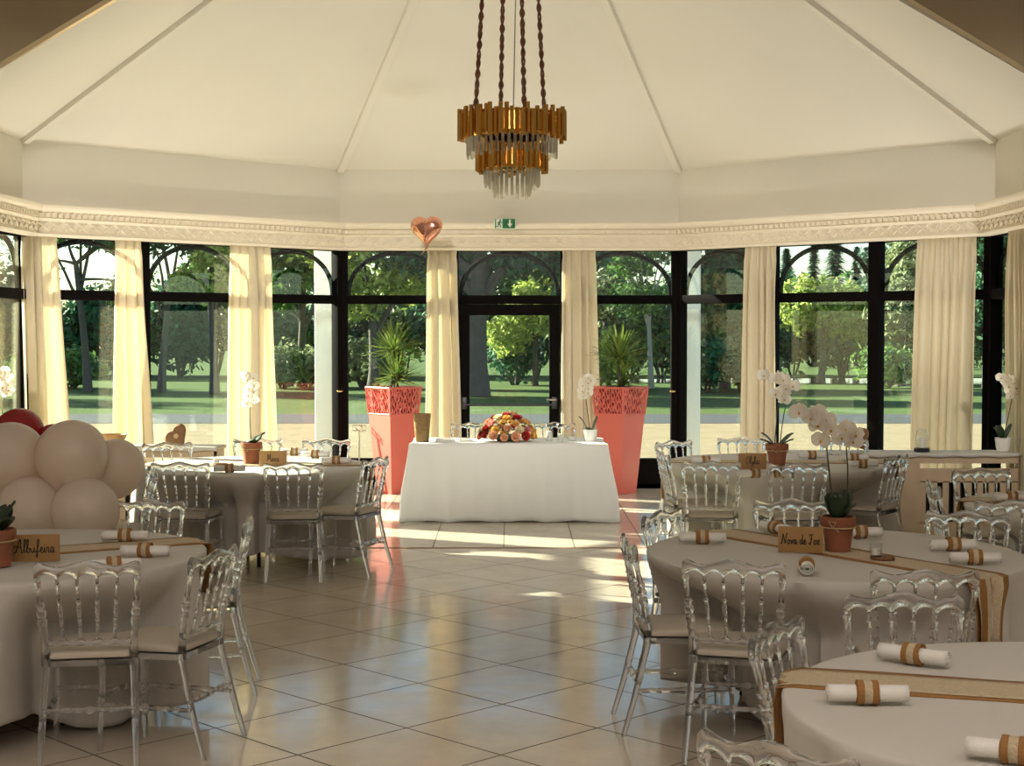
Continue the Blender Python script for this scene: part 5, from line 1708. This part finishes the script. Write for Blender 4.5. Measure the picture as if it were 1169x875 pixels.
# orchids on the cabinets
p = at_y(1147, 515, 13.5)
orchid(p.x, 13.55, 0.740, 'white orchid in a white pot on the right cabinet', 'white',
       [(0.0, [(0.05, 0, .22), (0.08, 0, .4), (0.05, 0, .5), (0.0, 0, .53)], 9, .34)], [(170, .15, .035, 1.15), (20, .19, .03, 1.2), (230, .2, .04, 1.0)], 15, 0.072, 0.125, 1.1)
p = at_y(6, 500, 13.6)
orchid(p.x - 0.02, 13.65, 0.780, 'white orchid on the left cabinet at the left edge above the red balloon', 'white',
       [(0.0, [(-0.02, 0, .2), (0.02, 0, .42), (0.0, 0, .53), (-0.03, 0, .58)], 10, .4)], [(170, .14, .035, .7), (20, .16, .03, .8)], 16, 0.072, 0.125, 1.1)

# slim metal stand with a ring top by the left window
q = at_y(410, 489, 16.9)
r = empty('metal_stand', (q.x, 16.9, 0)); tag(r, 'slim metal stand with a ring top beside the left coral planter', 'stand')
m = MB(); m.lathe([(0.0, 0.0), (0.13, 0.0), (0.13, 0.012), (0.02, 0.025), (0.0, 0.025)], 24); m.build('base', M['steel'], r)
m = MB(); m.tube([(0, 0, 0.02), (0, 0, 0.70)], 0.010, 8); m.build('pole', M['steel'], r)
m = MB(); m.tube([(-0.075, 0, .70), (.075, 0, .70), (.075, 0, .76), (-.075, 0, .76)], 0.006, 6, closed=True)
m.tube([(0.034 * math.cos(t), -.008, 0.73 + 0.028 * math.sin(t)) for t in [2 * PI * k / 20 for k in range(20)]], 0.007, 6, closed=True)
m.build('ring_top', M['steel'], r)

# ------------------------------------------------------------------ balloons
def balloon(px, py, y, rad_px, col, label):
    q = at_y(px, py, y)
    rad = rad_px * y / FPX
    r = empty('balloon', tuple(q)); tag(r, label, 'balloon', 'balloon cluster')
    m = MB()
    prof = []
    for k in range(21):
        t = PI * k / 20
        rr, zz = math.sin(t), -math.cos(t)
        if zz < 0: rr *= 1 - 0.13 * zz * zz; zz *= 1.1
        prof.append((max(1e-5, rr * rad), zz * rad))
    m.lathe(prof, 32); m.build('skin', M['balloon_' + col], r, smooth=180)
    m = MB(); m.lathe([(0.006, -rad * 1.09), (0.010, -rad * 1.12), (0.014, -rad * 1.17), (0.004, -rad * 1.17)], 10); m.build('knot', M['balloon_' + col], r)
Z0 = 8.75
balloon(12, 523, Z0 - 0.05, 41, 'white', 'white balloon at the left edge, below the large red balloon')
balloon(82, 521, Z0 - 0.12, 41.5, 'white', 'largest white balloon in the middle of the cluster')
balloon(132, 534, Z0 + 0.12, 33, 'white', 'rightmost white balloon of the cluster')
balloon(34, 583, Z0 - 0.2, 39, 'white', 'lower white balloon behind the Albufeira card')
balloon(97, 584, Z0 - 0.22, 39, 'white', 'lower white balloon left of the rolled napkins')
balloon(116, 604, Z0 + 0.2, 24, 'white', 'small white balloon lowest behind the rolled napkins')
balloon(22, 494, Z0 + 0.35, 28, 'red', 'large dark red balloon at the top left of the cluster')
balloon(62, 508, Z0 + 0.36, 24, 'red', 'smaller dark red balloon peeking over the white ones')
cx = at_y(66, 560, Z0 + 0.05).x
r = empty('balloon_stand', (cx, Z0 + 0.08, 0)); tag(r, 'white stand carrying the white and red balloon cluster', 'stand')
m = MB(); m.lathe([(0.0, 0), (0.2, 0), (0.2, 0.015), (0.03, 0.03), (0.0, 0.03)], 24); m.build('base', M['white'], r)
m = MB(); m.tube([(0, 0, 0.02), (0, 0, 1.05)], 0.012, 8); m.build('pole', M['white'], r)

# rose gold heart balloon under the cornice
q = at_y(487, 262, 15.9)
r = empty('heart_balloon', tuple(q), R(-12)); tag(r, 'rose gold foil heart balloon floating above the left door curtain', 'balloon')
o = heart_outline(72); s = 0.182
m = MB()
lay = [(1.0, 0.0), (.975, .3), (.9, .55), (.75, .8), (.5, .95), (.25, .99), (0.0, 1.0)]
for sgn in (-1, 1):
    def fn(i, j):
        a, b = o[i]
        k, d_ = lay[j]
        cr = 1 + 0.02 * math.sin(i * 2.6) * (1 - j / 6)
        return (s * a * k * cr, sgn * 0.085 * d_, s * (b * k * cr + 0.1 * (1 - k)) * 1.16)
    m.grid(fn, 72, len(lay), closed_u=True)
m.build('foil_skin', M['foil'], r, smooth=70)
m = MB()
m.grid(lambda i, j: (-0.012 - 0.0 + 0.024 * i / 3 - 0.05 * (j / 5) ** 1.4, 0.004 * math.sin(j), -0.185 - 0.085 * j / 5 + 0.006 * i), 4, 6)
ob = m.build('inflation_tail', M['foil'], r); md = ob.modifiers.new('t', 'SOLIDIFY'); md.thickness = 0.003
